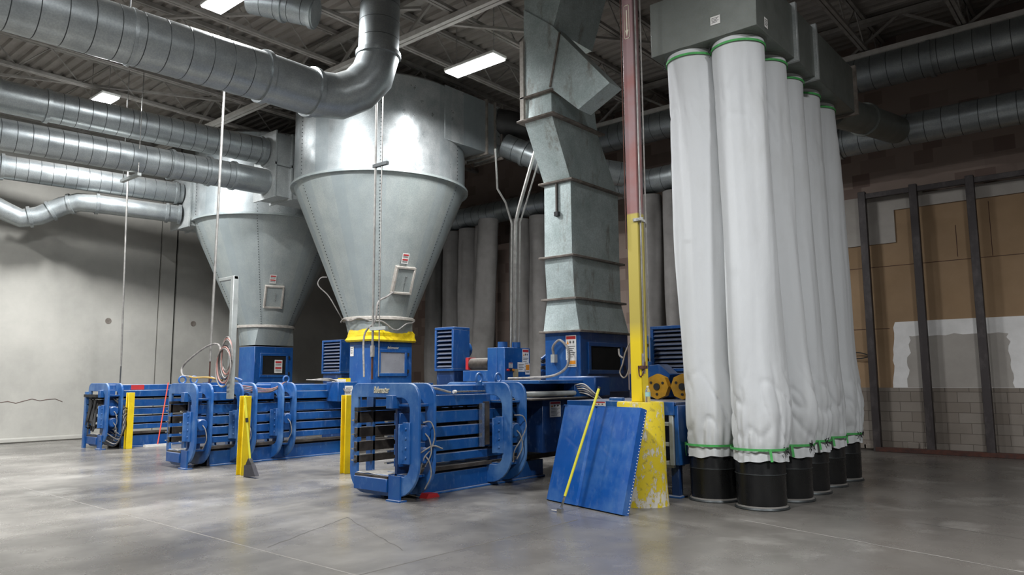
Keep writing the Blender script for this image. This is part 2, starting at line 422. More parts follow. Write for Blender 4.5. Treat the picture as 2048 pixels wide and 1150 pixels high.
for i in range(n - 3): mb.add([(XL, P[i][0], P[i][1]), (XR, P[i][0], P[i][1]), (XR, P[i + 1][0], P[i + 1][1]), (XL, P[i + 1][0], P[i + 1][1])], [(0, 1, 2, 3)], 'deck')
mb.box(XL - .3, XR, YF, YB + .3, ZC + .1, ZC + .2, 'deck')
ce = struct(mb, 'ceiling', smooth=False, origin=(0, 0, ZC))
# left wall of precast panels with a pilaster and open joints
mb = MB().box(XL - .3, XL, YF, 9.90, 0, ZC, 'precast').box(XL - .3, XL - .05, 9.90, 9.93, 0, ZC, 'void')
mb.box(XL - .3, XL + .03, 9.93, 10.36, 0, ZC, 'precast').box(XL - .3, XL - .08, 10.36, 10.43, 0, ZC, 'void').box(XL - .3, XL, 10.43, YB + .3, 0, ZC, 'precast')
wl = struct(mb, 'wall_left', smooth=False, origin=(XL, 0, 0))
mb = MB(); mb.box(XL, XL + .09, YF, 9.9, 0, .13, 'precast'); struct(mb, 'baseboard_left', bevel=.03)
for y_, z_ in ((8.55, 3.22), (11.0, 3.27)):
    MB().tube([(XL - .02, y_, z_), (XL + .006, y_, z_)], .085, 'flange', 18).build('grout_plug', wl)
P = [(XL + .003, 5.0 + .18 * i, 1.05 + .035 * math.sin(i * 2.1) + .03 * math.sin(i * .7)) for i in range(15)]
MB().tube(P, .007, 'rust', 4).build('crack', wl)
# back wall
wb = struct(MB().box(XL, XR, YB, YB + .3, 0, ZC, 'upper'), 'wall_back', origin=(0, YB, 0))
MB().box(-5.6, XR, YB - .12, YB, 0, 1.31, 'block').build('block_base', wb)
MB().box(-5.6, XR, YB - .08, YB, 1.31, 5.08, 'kraft').build('fibreboard_sheathing', wb)
mb = MB()      # patch with a wavy joint compound edge
random.seed(4)
def wavy(x0, x1, z0, z1, y0, y1, m, amp=.03):
    pts = []
    k = 12
    for i in range(k): pts.append((x0 + (x1 - x0) * i / k, z0))
    for i in range(k): pts.append((x1 + random.uniform(-amp, amp), z0 + (z1 - z0) * i / k))
    for i in range(k): pts.append((x1 + (x0 - x1) * i / k, z1 + random.uniform(-amp, amp) * .6))
    for i in range(k): pts.append((x0 + random.uniform(-amp, amp) + .1 * (1 - i / k), z1 + (z0 - z1) * i / k))
    return MB().prism(pts, 'xz', y0, y1, m)
wavy(-4.10, XR - .5, 1.31, 2.68, YB - .11, YB - .08, 'mud', .02).build('joint_compound', wb)
wavy(-3.82, -2.0, 1.32, 2.38, YB - .116, YB - .11, 'drywall', .04).build('drywall_patch', wb)
wavy(-1.72, 3.0, 1.32, 2.36, YB - .116, YB - .11, 'drywall', .04).build('drywall_patch', wb)
mb = MB().box(-5.6, -3.86, YB - .11, YB, 4.38, 5.08, 'drywall').box(-5.6, -3.3, YB - .11, YB, 5.08, 5.45, 'drywall').box(-3.3, XR, YB - .12, YB, 5.08, 5.36, 'drywall')
mb.build('drywall_strip', wb)
mb = MB()
for x0, x1, z_ in ((-4.9, XR, 3.88), (-4.9, -4.1, 2.55)): mb.box(x0, x1, YB - .084, YB - .079, z_, z_ + .012, 'rust')
for x_, z0, z1 in ((-2.15, 3.9, 5.0), (-2.75, 3.95, 4.6), (-.9, 3.9, 5.0), (-.9, 4.6, 4.62)): mb.box(x_, x_ + .012, YB - .084, YB - .079, z0, z1, 'rust')
mb.build('board_joint', wb)
random.seed(9)
mb = MB()
for x_ in (-5.3, -4.9, -4.75, -3.9, -3.6):
    mb.box(x_, x_ + .22, YB - .16, YB - .1, .02, random.uniform(.12, .22), 'block')
mb.build('broken_block', wb, bevel=.02)
# steel stud frame standing in front of the back wall
fr = thing('steel_stud_frame', 'dark brown welded steel frame of tall posts standing before the tan back wall', 'frame', (-2, 17.0, 0))
for x_ in (-4.42, -3.42, -2.40, -1.38, -.36, .66):
    MB().box(x_ - .075, x_ + .075, 16.93, 17.05, .0, 5.52, 'stud').build('post', fr, bevel=.006)
MB().box(-4.45, .7, 16.95, 17.04, 5.36, 5.47, 'stud').build('top_rail', fr, bevel=.006)
MB().box(-4.45, .7, 16.90, 17.06, .0, .09, 'rust').build('sill_rail', fr, bevel=.006)
# coat hanger and rag by the left end of the frame
mb = MB().tube(smooth_path([(-5.02, 17.15, 1.98), (-4.75, 17.13, 2.06), (-4.52, 17.12, 1.98), (-4.75, 17.13, 1.93), (-5.0, 17.15, 1.98)]), .012, 'black', 6)
tag(mb.build('wire_hanger'), 'black bent wire loop hanging on the tan board beside the last filter bag', 'wire')

# ---------------------------------------------------------------- roof joists, beams
def web(mb, y0, y1, x, zb, zt, m, step=.62):
    y = y0; k = 0
    while y < y1 - .01:
        a = (x, y, zb if k % 2 else zt); b = (x, min(y + step, y1), zt if k % 2 else zb)
        mb.tube([a, b], .016, m, 5, False); y += step; k += 1
j0 = None
xs = [XL + .7 + 1.75 * i for i in range(16)]
for i, x in enumerate(xs):
    lab = 'grey open-web steel joist running under the ribbed roof deck toward the back wall'
    if j0 is None:
        j0 = thing('roof_joist', lab, 'joist', (x, 5, 8.2), 'parallel roof joists')
        MB().box(x - .07, x - .01, YF, YB, 8.86, 8.94, 'joist').box(x + .01, x + .07, YF, YB, 8.86, 8.94, 'joist').build('top_chord', j0)
        MB().box(x - .07, x - .01, YF, YB, 8.2, 8.26, 'joist').box(x + .01, x + .07, YF, YB, 8.2, 8.26, 'joist').build('bottom_chord', j0)
        mb = MB(); web(mb, YF, YB, x, 8.24, 8.88, 'joist'); mb.build('webbing', j0)
    else: copy_tree(j0, (x, 5, 8.2))
def girder(y, lab):
    g = thing('roof_girder', lab, 'beam', (-8, y, 7.95))
    MB().box(XL, XR, y - .10, y - .015, 8.06, 8.16, 'joist_light').box(XL, XR, y + .015, y + .10, 8.06, 8.16, 'joist_light').build('bottom_chord', g)
    MB().box(XL, XR, y - .1, y + .1, 8.75, 8.84, 'joist').build('top_chord', g)
    mb = MB(); x = XL; k = 0
    while x < XR - .1:
        mb.bar((x, y, 8.12 if k % 2 else 8.8), (min(x + 1.05, XR), y, 8.8 if k % 2 else 8.12), .05, .05, 'joist'); x += 1.05; k += 1
    mb.build('webbing', g)
girder(9.2, 'pale roof girder crossing behind the vertical duct above the collectors')
girder(15.9, 'shadowed roof girder close to the brown back wall')
mb = MB()
for k, (a, b) in enumerate((((-20.3, 3.2, 8.5), (-15.0, 12.5, 8.45)), ((-14.0, 5.5, 8.3), (-9.6, 8.8, 8.3)), ((-9.4, 9.3, 8.12), (-5.4, 14.5, 8.12)))):
    o = MB().bar(a, b, .07, .05, 'joist').build('roof_brace')
    tag(o, ['grey diagonal roof brace high above the left ducts', 'grey diagonal roof brace left of the vertical duct', 'grey diagonal roof brace behind the red column top'][k], 'brace')
o = MB().tube([(-21.5, -2, 7.95), (-21.4, 16.5, 7.95)], .06, 'joist', 10).build('sprinkler_pipe')
tag(o, 'long grey pipe under the roof joists at the left', 'pipe')
o = MB().tube([(-13.9, 3.0, 8.15), (-13.9, 15.5, 8.15)], .05, 'joist', 10).build('sprinkler_pipe')
tag(o, 'thin grey pipe under the roof joists near the middle', 'pipe')

# ---------------------------------------------------------------- lights
l0 = None
for (x, y, z, s, lab) in FIXTURES:
    lab = lab or 'high bay light over the open floor in the foreground'
    if l0 is None:
        l0 = thing('high_bay_light', lab, 'light', (x, y, z), 'high bay ceiling lights')
        MB().box(x - .66, x + .66, y - .2, y + .2, z + .03, z + .09, 'white').build('housing', l0, bevel=.01)
        mb = MB()
        for k in range(5): mb.box(x - .63, x + .63, y - .18 + .075 * k, y - .12 + .075 * k, z, z + .03, 'lens')
        mb.build('lamp_tubes', l0)
        MB().tube([(x - .5, y, z + .09), (x - .5, y, ZC)], .008, 'galv_pipe', 5).tube([(x + .5, y, z + .09), (x + .5, y, ZC)], .008, 'galv_pipe', 5).build('hanger_wires', l0)
        o = l0
    else:
        o = copy_tree(l0, (x, y, z)); o['label'] = lab
    ld = bpy.data.lights.new('fixture_light', 'AREA'); ld.shape = 'RECTANGLE'; ld.size = 1.25; ld.size_y = .38
    ld.energy = LAMP_W * s; ld.color = (.97, .985, 1.0); ld.spread = R(170)
    lo = bpy.data.objects.new('fixture_light', ld); col.objects.link(lo); lo.parent = o; lo.location = (0, 0, -.02)

# ---------------------------------------------------------------- ducts
def duct(name, lab, pts, r, seams=None, step=.30, collars=(), group=None, mat='galv_duct', seg=28, smooth_n=0, rs=None):
    pts = [Vector(p) for p in pts]
    dn = []; rr = []; mm = []
    for i in range(len(pts) - 1):
        a, b = pts[i], pts[i + 1]; L = (b - a).length; ra, rb = (rs[i], rs[i + 1]) if rs else (r, r)
        dn.append(a); rr.append(ra); mm.append(None)
        if seams is None or i in seams:
            k = 1
            while k * step < L - .06:
                for d_, e in ((-.035, 0), (-.006, 0), (0, .004), (.006, 0), (.035, 0)):
                    t_ = (k * step + d_) / L; dn.append(a.lerp(b, t_)); rr.append(ra + (rb - ra) * t_ + e); mm.append('seam' if abs(d_) < .001 or d_ == -.006 else None)
                k += 1
    dn.append(pts[-1]); rr.append(rs[-1] if rs else r)
    th = thing(name, lab, 'duct', tuple(pts[0]), group)
    MB().tube(dn, rr, mat, seg, True, mm).build('duct_pipe', th)
    for (i, t_) in collars:
        p = pts[i].lerp(pts[i + 1], t_); d = (pts[i + 1] - pts[i]).normalized(); rc = (rs[i] if rs else r)
        MB().tube([p - d * .04, p - d * .035, p + d * .035, p + d * .04], [rc, rc + .035, rc + .035, rc], mat, seg).build('collar', th)
    return th
big = duct('spiral_duct', 'largest spiral duct crossing the upper left and elbowing up to the roof',
     [(-10.25, -2.0, 6.02), (-9.81, 5.9, 6.1), (-9.80, 6.75, 6.1), (-9.70, 7.1, 6.14), (-9.55, 7.38, 6.30), (-9.42, 7.55, 6.56), (-9.36, 7.62, 6.88), (-9.34, 7.65, 8.9)],
     .37, seams=(0, 7, 6), step=.3, collars=((0, .985), (1, .85), (6, .02)), rs=[.37, .37, .37, .37, .365, .36, .34, .32])
duct('spiral_duct', 'upper of the middle pair of spiral ducts feeding the box left of the near collector', [(-17.0, -1.5, 7.12), (-16.69, 4.15, 7.11), (-16.62, 5.0, 7.11), (-16.03, 9.58, 7.10)], .32, seams=(0, 2), step=.26, collars=((1, 0), (1, 1), (2, .97)))
duct('spiral_duct', 'second spiral duct from the top, running just below the one lit by the far lamp', [(-17.1, -1.5, 6.25), (-16.0, 8.8, 6.32), (-15.97, 9.58, 6.33)], .31, seams=(0,), step=.26, collars=((0, .86), (0, .94), (0, .995)))
duct('spiral_duct', 'third spiral duct, ending at the box beside the far collector', [(-21.3, .5, 6.7), (-20.72, 4.7, 6.68), (-20.6, 5.35, 6.68), (-19.83, 9.37, 6.64)], .29, seams=(0, 2), step=.26, collars=((1, 0), (1, 1), (2, .96)))
duct('bent_duct', 'lowest left duct with a double bend in front of the concrete wall',
     [(-21.45, 4.1, 6.15), (-21.25, 5.2, 5.95), (-21.12, 5.6, 5.72), (-21.05, 5.95, 5.58), (-20.92, 6.3, 5.68), (-20.72, 6.75, 5.98), (-20.5, 7.05, 6.10), (-20.28, 7.4, 6.08), (-19.95, 8.95, 6.07), (-19.82, 9.37, 6.06)], .235, seams=(), collars=((1, 0), (3, .5), (4, .5), (5, .5), (7, 0), (8, .2), (8, .9)))
duct('spiral_duct', 'upper duct running along the dark back wall at the top right', [(-12.5, 16.1, 7.80), (3.5, 16.1, 7.80)], .36, step=.3, collars=((0, .61), (0, .72), (0, .82)))
lowd = duct('spiral_duct', 'lower duct on the back wall feeding the dark filter bags', [(-17.6, 16.0, 6.38), (3.5, 16.0, 6.42)], .31, step=.3, collars=((0, .27), (0, .40), (0, .44), (0, .8), (0, .62)))
duct('spiral_duct', 'short duct stub behind the top lamp at the upper edge of the picture', [(-11.6, 6.55, 8.28), (-10.7, 7.3, 8.0)], .26, seams=(0,), step=.25, collars=((0, .5), (0, .95)), mat='galv_duct')
duct('spiral_duct', 'duct leaving the near collector inlet toward the rectangular stack', [(-11.6, 13.45, 7.25), (-10.7, 13.9, 6.75), (-9.3, 15.2, 6.45)], .29, step=.3, collars=((0, .5), (0, .95)))
duct('dark_duct', 'black duct above the silver one behind the near collector inlet', [(-11.9, 13.45, 7.9), (-11.1, 14.3, 7.7)], .36, seams=(), mat='blackduct' if 'blackduct' in M else 'bare', collars=((0, .95),))

# hanger rods for the ducts
k = 0
for (x, y, z, n) in ((-16.75, 4.0, 6.75, 'left'), (-16.35, 6.6, 6.9, 'right')):
    th = thing('duct_hanger', ['pair of thin rods with a short cradle holding the ducts at the far left', 'pair of thin rods with a short white cradle holding the second duct'][k], 'hanger', (x, y, 5.9))
    zb = 5.92
    MB().tube([(x - .38, y, zb), (x - .38, y, 8.9)], .010, 'galv_pipe', 5).build('rod', th)
    MB().tube([(x + .38, y, zb), (x + .38, y, 8.9)], .010, 'galv_pipe', 5).build('rod', th)
    MB().box(x - .44, x + .44, y - .04, y + .04, zb - .06, zb, 'greytube').build('cradle', th); k += 1
th = thing('duct_hanger', 'rod and ring holding the biggest duct near the top edge', 'hanger', (-10.0, 4.0, 5.7))
mbh = MB().tube([(-9.98, 3.9, 6.46), (-9.98, 3.9, 8.9)], .010, 'rivet', 5); mbh.build('rod', th)
c0 = Vector((-9.925, 3.9, 6.077)); MB().tube([c0 - Vector((.003, .02, 0)), c0 + Vector((.003, .02, 0))], .385, 'galv_duct', 28).build('band', th)

# ---------------------------------------------------------------- cyclone collectors
def cyclone(cx, cy, zc, rc, zb, rb, ztop, lab, inlet, door_ang, skirt_z, skirt, ducts=()):
    th = thing('cyclone_collector', lab, 'dust collector', (cx, cy, skirt_z))
    SEG = 64
    mb = MB().lathe([(rc, zc), (rc, ztop - .05), (rc - .05, ztop), (.4, ztop + .12), (.02, ztop + .12)], (cx, cy, 0), 'galv_cyl', SEG); mb.build('cylinder_shell', th)
    mb = MB().lathe([(rb, zb), (rc + .01, zc)], (cx, cy, 0), 'galv_cone', SEG); mb.build('cone', th)
    MB().lathe([(rc - .02, zc - .03), (rc + .08, zc - .03), (rc + .08, zc + .02), (rc, zc + .035)], (cx, cy, 0), 'galv_cone', SEG).build('rim_flange', th)
    MB().lathe([(rb - .02, zb - .03), (rb + .06, zb - .03), (rb + .06, zb + .02), (rb + .005, zb + .05)], (cx, cy, 0), 'door_dust', SEG).build('bottom_flange', th)
    mb = MB()      # rivet lines
    for kk in range(6):
        a = R(-100 + 60 * kk) + .0; L = 46
        for i in range(L):
            t_ = i / (L - 1); r_ = rb + (rc - rb) * t_; z = zb + (zc - zb) * t_
            p = Vector((cx + r_ * math.cos(a), cy + r_ * math.sin(a), z)); q = Vector((math.cos(a), math.sin(a), -.3)) * .012
            mb.tube([p, p + q], .013, 'rivet', 5)
        for i in range(26):
            z = zc + .05 + (ztop - zc - .1) * i / 25; p = Vector((cx + rc * math.cos(a), cy + rc * math.sin(a), z))
            mb.tube([p, p + Vector((math.cos(a), math.sin(a), 0)) * .012], .011, 'rivet', 5)
    mb.build('rivet_lines', th)
    # transition to the baler hopper
    x0, x1, y0, y1 = skirt
    mb = MB(); S = 32; vs = []
    for k in range(S):
        a = 2 * math.pi * k / S; vs.append((cx + rb * math.cos(a), cy + rb * math.sin(a), zb))
    for k in range(S):
        a = 2 * math.pi * k / S; c_, s_ = math.cos(a), math.sin(a); m_ = max(abs(c_), abs(s_))
        vs.append(((x0 + x1) / 2 + (x1 - x0) / 2 * c_ / m_, (y0 + y1) / 2 + (y1 - y0) / 2 * s_ / m_, skirt_z + .02))
    mb.add(vs, [(k, (k + 1) % S, S + (k + 1) % S, S + k) for k in range(S)], 'galv_cone'); mb.build('outlet_transition', th)
    # access door on the cone, frame standing proud of the sheet
    a = door_ang; zd = zb + .27 * (zc - zb)
    er = Vector((math.cos(a), math.sin(a), 0)); et = Vector((-math.sin(a), math.cos(a), 0))
    sl = (rc - rb) / (zc - zb); up = (er * sl + Vector((0, 0, 1))).normalized(); nn = et.cross(up).normalized()
    if nn.dot(er) < 0: nn = -nn
    def cp(u_, v_, d_):
        base = Vector((cx, cy, zd)) + er * (rb + (rc - rb) * .27 + .02); return base + et * u_ + up * v_ + nn * d_
    W_, H_ = .20, .27
    def cbox(u0, u1, v0, v1, d0, d1, m, mbb): mbb.hexa([cp(u0, v0, d0), cp(u1, v0, d0), cp(u1, v1, d0), cp(u0, v1, d0), cp(u0, v0, d1), cp(u1, v0, d1), cp(u1, v1, d1), cp(u0, v1, d1)], m)
    mb = MB()
    for u0, u1, v0, v1 in ((-W_ - .05, W_ + .05, H_, H_ + .05), (-W_ - .05, W_ + .05, -H_ - .05, -H_), (-W_ - .05, -W_, -H_, H_), (W_, W_ + .05, -H_, H_)): cbox(u0, u1, v0, v1, -.06, .06, 'door_dust', mb)
    dr = mb.build('access_door_frame', th, bevel=.008)
    mb = MB(); cbox(-W_, W_, -H_, H_, -.06, .025, 'galv_cone', mb)
    ad = mb.build('access_door', th)
    mb = MB(); mb.tube([cp(.03, -.06, .03), cp(.03, -.06, .08), cp(.03, .1, .08), cp(.03, .1, .03)], .012, 'chrome', 6); mb.build('door_handle', ad)
    mb = MB(); label(mb, cp(-.16, H_ + .36, .035), et, -up, .17, .24, 'danger'); mb.build('warning_label', th)
    # inlet box on the tangent
    ib = inlet
    if ib:
        x0, x1, y0, y1, z0, z1 = ib
        MB().box(x0, x1, y0, y1, z0, z1, 'galv_cyl').build('inlet_box', th, bevel=.01)
        mb = MB()
        for yy in ib_fl[th.name] if th.name in ib_fl else (y1 - .55, y1 - .25, y1):
            mb.box(x0 - .05, x1 + .05, yy - .025, yy + .025, z0 - .06, z1 + .05, 'flange')
        mb.build('inlet_flanges', th, bevel=.004)
    return th, cp
ib_fl = {}
cy1, cp1 = cyclone(-13.75, 11.34, 6.02, 2.02, 2.93, .79, 8.25, 'nearest and biggest cone-bottomed galvanised collector, with a yellow band at its outlet', (-12.6, -11.73, 11.5, 13.45, 6.97, 8.25), R(-12), 2.42, (-14.0, -13.2, 10.7, 11.9))
cy2, cp2 = cyclone(-18.9, 11.51, 5.87, 2.03, 3.01, .76, 8.1, 'far cone-bottomed galvanised collector standing before the concrete wall', None, R(-22), 2.48, (-19.2, -18.4, 10.9, 12.1))
# boxes that take the left ducts in
MB().box(-16.45, -15.6, 9.61, 11.2, 5.95, 7.5, 'galv').build('duct_inlet_box', cy1, bevel=.01)
mb = MB()
for yy in (9.60, 10.05): mb.box(-16.5, -15.55, yy - .02, yy + .02, 5.9, 7.55, 'galv')
mb.box(-16.5, -15.55, 9.57, 10.1, 6.70, 6.76, 'galv'); mb.build('inlet_box_flanges', cy1)
MB().box(-20.35, -19.4, 9.4, 11.2, 5.72, 7.05, 'galv').build('duct_inlet_box', cy2, bevel=.01)
mb = MB()
for yy in (9.39, 9.8): mb.box(-20.4, -19.35, yy - .02, yy + .02, 5.67, 7.1, 'galv')
mb.build('inlet_box_flanges', cy2)
# yellow wrap at the outlet and the loose cable round it
mb = MB(); x0, x1, y0, y1 = -14.04, -13.14, 10.64, 11.96; n = 60; vs = []
ring_ = rrect(x0, x1, y0, y1, (.12,) * 4, 14)
for j, (z, e) in enumerate(((2.40, .05), (2.44, .09), (2.52, .02), (2.60, .03), (2.68, -.02), (2.70, -.06))):
    for i, p in enumerate(ring_):
        q = Vector(((p[0] + 13.6), (p[1] - 11.3), 0)).normalized(); nz = noise.noise(Vector((p[0] * 4, p[1] * 4, z * 9))) * .04
        vs.append((p[0] + q.x * (e + nz), p[1] + q.y * (e + nz), z))
N_ = len(ring_); mb.add(vs, [(j * N_ + i, j * N_ + (i + 1) % N_, (j + 1) * N_ + (i + 1) % N_, (j + 1) * N_ + i) for j in range(5) for i in range(N_)], 'cyl_yellow')
tag(mb.build('outlet_wrap'), 'bright yellow tape wrapped round the outlet under the nearest collector', 'tape')
mb = MB(); P = []
for k in range(40):
    a = R(-150 + 4.6 * k); P.append((-13.75 + .87 * math.cos(a), 11.34 + .87 * math.sin(a), 2.90 + .03 * math.sin(k * .8) - (.22 * math.exp(-((k - 30) / 5) ** 2))))
mb.tube(P, .016, 'hose', 6)
P = smooth_path([P[0], (-14.38, 10.58, 3.2), (-14.50, 10.44, 3.5), (-14.66, 10.26, 3.75), (-14.62, 10.30, 3.92), (-14.52, 10.40, 3.94)])
mb.tube(P, .014, 'hose', 6); tag(mb.build('power_cable'), 'loose grey cable looping round the bottom of the nearest collector', 'cable')
mb = MB().tube(smooth_path([cp1(-.22, -.28, .05), cp1(-.4, -.38, .12), cp1(-.62, -.5, .2), cp1(-.66, -.9, .3), (-13.1, 10.4, 2.5), (-13.02, 10.35, 1.6)]), .022, 'hose', 8)
tag(mb.build('flexible_conduit'), 'grey flexible conduit dropping from the access door of the nearest collector', 'conduit')

# ---------------------------------------------------------------- balers
SL = ((.95, 1.11), (.76, .90), (.57, .71), (.42, .53))
def baler(nm, lab, rx0, rx1, cx0, cx1, yf, rings, yend, skirt_to, hopper, eyes, text_, motors):
    th = thing('baler', lab, 'baler', ((cx0 + cx1) / 2, yf, 0), 'horizontal balers')
    for y in rings:
        outer = rrect(rx0, rx1, .05, 1.5, (.3, .42, .2, .16)); inner = rrect(cx0 - .0, rx1 - .17, .31, 1.31, (.02, .14, .17, .02))
        mb = MB().ring(outer, inner, y - .022, y + .022, 'blue_frame')
        mb.build('frame_plate', th, bevel=.006)
    for i in range(0, len(rings) - 1, 2):      # web between each pair of plates
        a, b = rings[i] + .022, rings[i + 1] - .022
        MB().box(cx1 + .06, rx1 - .1, a, b, 1.20, 1.23, 'blue').box(cx1 + .06, cx1 + .10, a, b, .3, 1.21, 'blue_dark').box(cx1 + .02, rx1 - .17, a, b, .30, .33, 'blue').build('frame_web', th)
    MB().box(cx0 - .02, cx1 + .02, rings[0] + .024, yend, 1.33, 1.46, 'blue').build('top_beam', th, bevel=.008)
    y0 = rings[0] + .05
    for a, b in zip([r_ for r_ in rings[1::2]], [r_ for r_ in rings[2::2]] + [yend]):
        MB().box(cx1 - .02, cx1 + .16, a + .024, b - .024, 1.18, 1.328, 'blue').build('side_beam', th, bevel=.006)
    for z0, z1 in SL:
        mb = MB().box(cx1 + .0, cx1 + .12, yf + .1, yend, z0, z1, 'blue'); mb.build('side_slat', th, bevel=.006)
        mb = MB().box(cx0 - .06, cx0 + .0, yf + .02, yend, z0 + .01, z1, 'bare'); mb.build('far_slat', th, bevel=.004)
    MB().box(cx0 - .06, cx0 + .02, yf + .02, yend, 1.12, 1.17, 'black').build('far_rail', th)
    MB().box(cx0, cx1, yf, yend, .27, .30, 'bare').build('chamber_floor', th)
    MB().box(cx1, cx1 + .14, yf + .35, yend, .31, .36, 'bare').build('floor_rail', th)
    mb = MB(); nx, ny = 8, 14; vs = []
    for j in range(ny + 1):
        for i in range(nx + 1):
            x = cx0 + .01 + (cx1 - cx0 - .02) * i / nx; y = yf + .02 + 1.0 * j / ny
            vs.append((x, y, .303 + .03 * max(0, noise.noise(Vector((x * 5, y * 5, 0))) + .2) * (1 - j / ny) + .002))
    mb.add(vs, [(j * (nx + 1) + i, j * (nx + 1) + i + 1, (j + 1) * (nx + 1) + i + 1, (j + 1) * (nx + 1) + i) for j in range(ny) for i in range(nx)], 'dust'); mb.build('dust_layer', th)
    MB().box(cx0, cx1, yf - .02, yf + .04, .10, .27, 'blue').build('front_crossbeam', th, bevel=.006)
    MB().box(cx1 + .0, cx1 + .09, yf + .5, skirt_to, .03, .27, 'blue').box(cx1 + .0, cx1 + .13, yf + .5, skirt_to, .0, .03, 'blue_frame').build('base_skirt', th, bevel=.005)
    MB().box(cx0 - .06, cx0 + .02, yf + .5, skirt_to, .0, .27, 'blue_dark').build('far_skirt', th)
    MB().box(cx1 + .02, cx1 + .05, yf - .0, yf + .05, 0.02, .33, 'blue').box(cx1 + .05, cx1 + .24, yf + .0, yf + .026, .02, .32, 'blue').box(cx1 + .02, cx1 + .27, yf - .04, yf + .1, 0, .02, 'blue').build('foot', th)
    MB().box(cx1 - .015, cx1 + .12, yf - .03, yf + .3, 1.17, 1.34, 'blue').build('corner_bracket', th, bevel=.005)
    for (z0, z1) in SL:
        MB().box(cx1 - .06, cx1 + .0, yf - .01, yf + .16, z0 + .04, z0 + .06, 'chrome').build('slat_cleat', th)
        MB().box(cx0 - .05, cx0 + .0, yf - .03, yf + .03, z0 + .04, z0 + .06, 'chrome').build('slat_cleat', th)
    for y in rings[::2]:
        mb = MB().box(rx1 - .27, rx1 - .14, y - .05, y - .024, .48, 1.0, 'blue_frame').box(rx1 - .285, rx1 - .265, y - .11, y - .02, .48, .98, 'blue_frame')
        for z in (.56, .68, .8, .92): mb.tube([(rx1 - .2, y - .05, z), (rx1 - .2, y - .066, z)], .016, 'blue_frame', 6)
        mb.build('hinge_plate', th, bevel=.003)
    for (y, z) in motors:
        MB().tube([(cx1 + .10, y, z), (rx1 - .07, y, z), (rx1 - .05, y, z)], [.108, .108, .09], 'blue', 24).build('cylinder_cap', th)
        MB().tube(smooth_path([(rx1 - .05, y, z + .0), (rx1 - .0, y + .03, z - .08), (rx1 + .01, y + .05, z - .25), (rx1 - .08, y + .03, z - .42)]), .009, 'hose', 6).build('hydraulic_hose', th)
    for (x, y) in eyes:
        c_ = Vector((x, y, 1.56)); P = [c_ + Vector((0, .065 * math.cos(k * math.pi / 8), .065 * math.sin(k * math.pi / 8))) for k in range(16)]
        MB().tube(P, .017, 'blue_frame', 8, closed=True).box(x - .02, x + .02, y - .05, y + .05, 1.455, 1.51, 'blue_frame').build('lifting_eye', th)
    if text_:
        text('raised_lettering', 'Balemaster', .125, (cx0 + .34, rings[0] - .027, 1.37), (1, 0, 0), (0, 0, -1), 'letter', th, xs=.55)
    # hopper
    if hopper:
        hx0, hx1, hy0, hy1, hz = hopper
        MB().box(hx0, hx1, hy0, hy1, 1.3, hz, 'blue').build('feed_hopper', th, bevel=.01)
        yc = (hy0 + hy1) / 2; w_ = (hy1 - hy0) * .36; z0, z1 = 1.62, hz - .18
        mb = MB().box(hx1, hx1 + .03, yc - w_, yc + w_, z0, z0 + .07, 'blue').box(hx1, hx1 + .03, yc - w_, yc + w_, z1 - .07, z1, 'blue')
        mb.box(hx1, hx1 + .03, yc - w_, yc - w_ + .07, z0 + .07, z1 - .07, 'blue').box(hx1, hx1 + .03, yc + w_ - .07, yc + w_, z0 + .07, z1 - .07, 'blue')
        d = mb.build('inspection_door', th, bevel=.004)
    return th
A_ = baler('A', 'farthest baler on the left, frayed black straps at its open end', -19.25, -18.12, -19.1, -18.5, 7.06, [7.12, 7.42], 12.9, 12.6, (-19.2, -18.4, 10.9, 12.1, 2.46), [], False, [(7.27, .86), (7.27, .6)])
B_ = baler('B', 'middle baler, behind the two short yellow posts', -13.83, -12.78, -13.72, -13.22, 6.45, [6.5, 6.78, 7.37, 7.65, 8.22, 8.50], 12.6, 10.0, (-14.0, -13.2, 10.7, 11.9, 2.41), [(-13.62, 6.62), (-13.62, 6.84), (-13.3, 8.6)], False, [(6.64, .76), (7.5, .76), (8.36, .80)])
C_ = baler('C', 'nearest baler, with raised maker lettering on its front frame', -8.42, -7.05, -8.27, -7.60, 6.45, [6.5, 6.77, 8.29, 8.62], 12.2, 9.6, (-8.08, -7.32, 10.42, 11.95, 2.35), [(-7.48, 8.06), (-7.48, 8.48)], True, [(6.64, .86), (6.64, .58), (8.46, .80)])
def hp(th, hx1, hy0, hy1, hz, glassm):
    yc = (hy0 + hy1) / 2; w_ = (hy1 - hy0) * .36 - .07; z0, z1 = 1.69, hz - .25
    MB().box(hx1, hx1 + .012, yc - w_, yc + w_, z0, z1, glassm).build('door_window', kid(th, 'inspection_door'))
    for z_ in (z0, z1 - .08): MB().box(hx1 + .0, hx1 + .05, yc + w_ + .08, yc + w_ + .11, z_, z_ + .08, 'black').build('door_hinge', kid(th, 'inspection_door'))
hp(A_, -18.4, 10.9, 12.1, 2.46, 'void'); hp(B_, -13.2, 10.7, 11.9, 2.41, 'glass'); hp(C_, -7.32, 10.42, 11.95, 2.35, 'void')
mb = MB(); label(mb, (-18.37, 11.5, 2.10), (0, 1, 0), (0, 0, -1), .24, .36, 'danger'); mb.build('warning_label', A_)
mb = MB(); label(mb, (-7.62, 10.415, 2.28), (1, 0, 0), (0, 0, -1), .22, .42, 'warn'); label(mb, (-7.60, 10.412, 1.86), (1, 0, 0), (0, 0, -1), .2, .12, 'amber'); mb.build('warning_label', C_)
mb = MB(); label(mb, (-13.96, 10.695, 2.3), (1, 0, 0), (0, 0, -1), .12, .22, 'plain'); mb.build('paper_label', B_)
text('door_lettering', 'Balemaster', .075, (-13.165, 11.12, 2.245), (0, 1, 0), (0, 0, -1), 'letter', B_, .002)
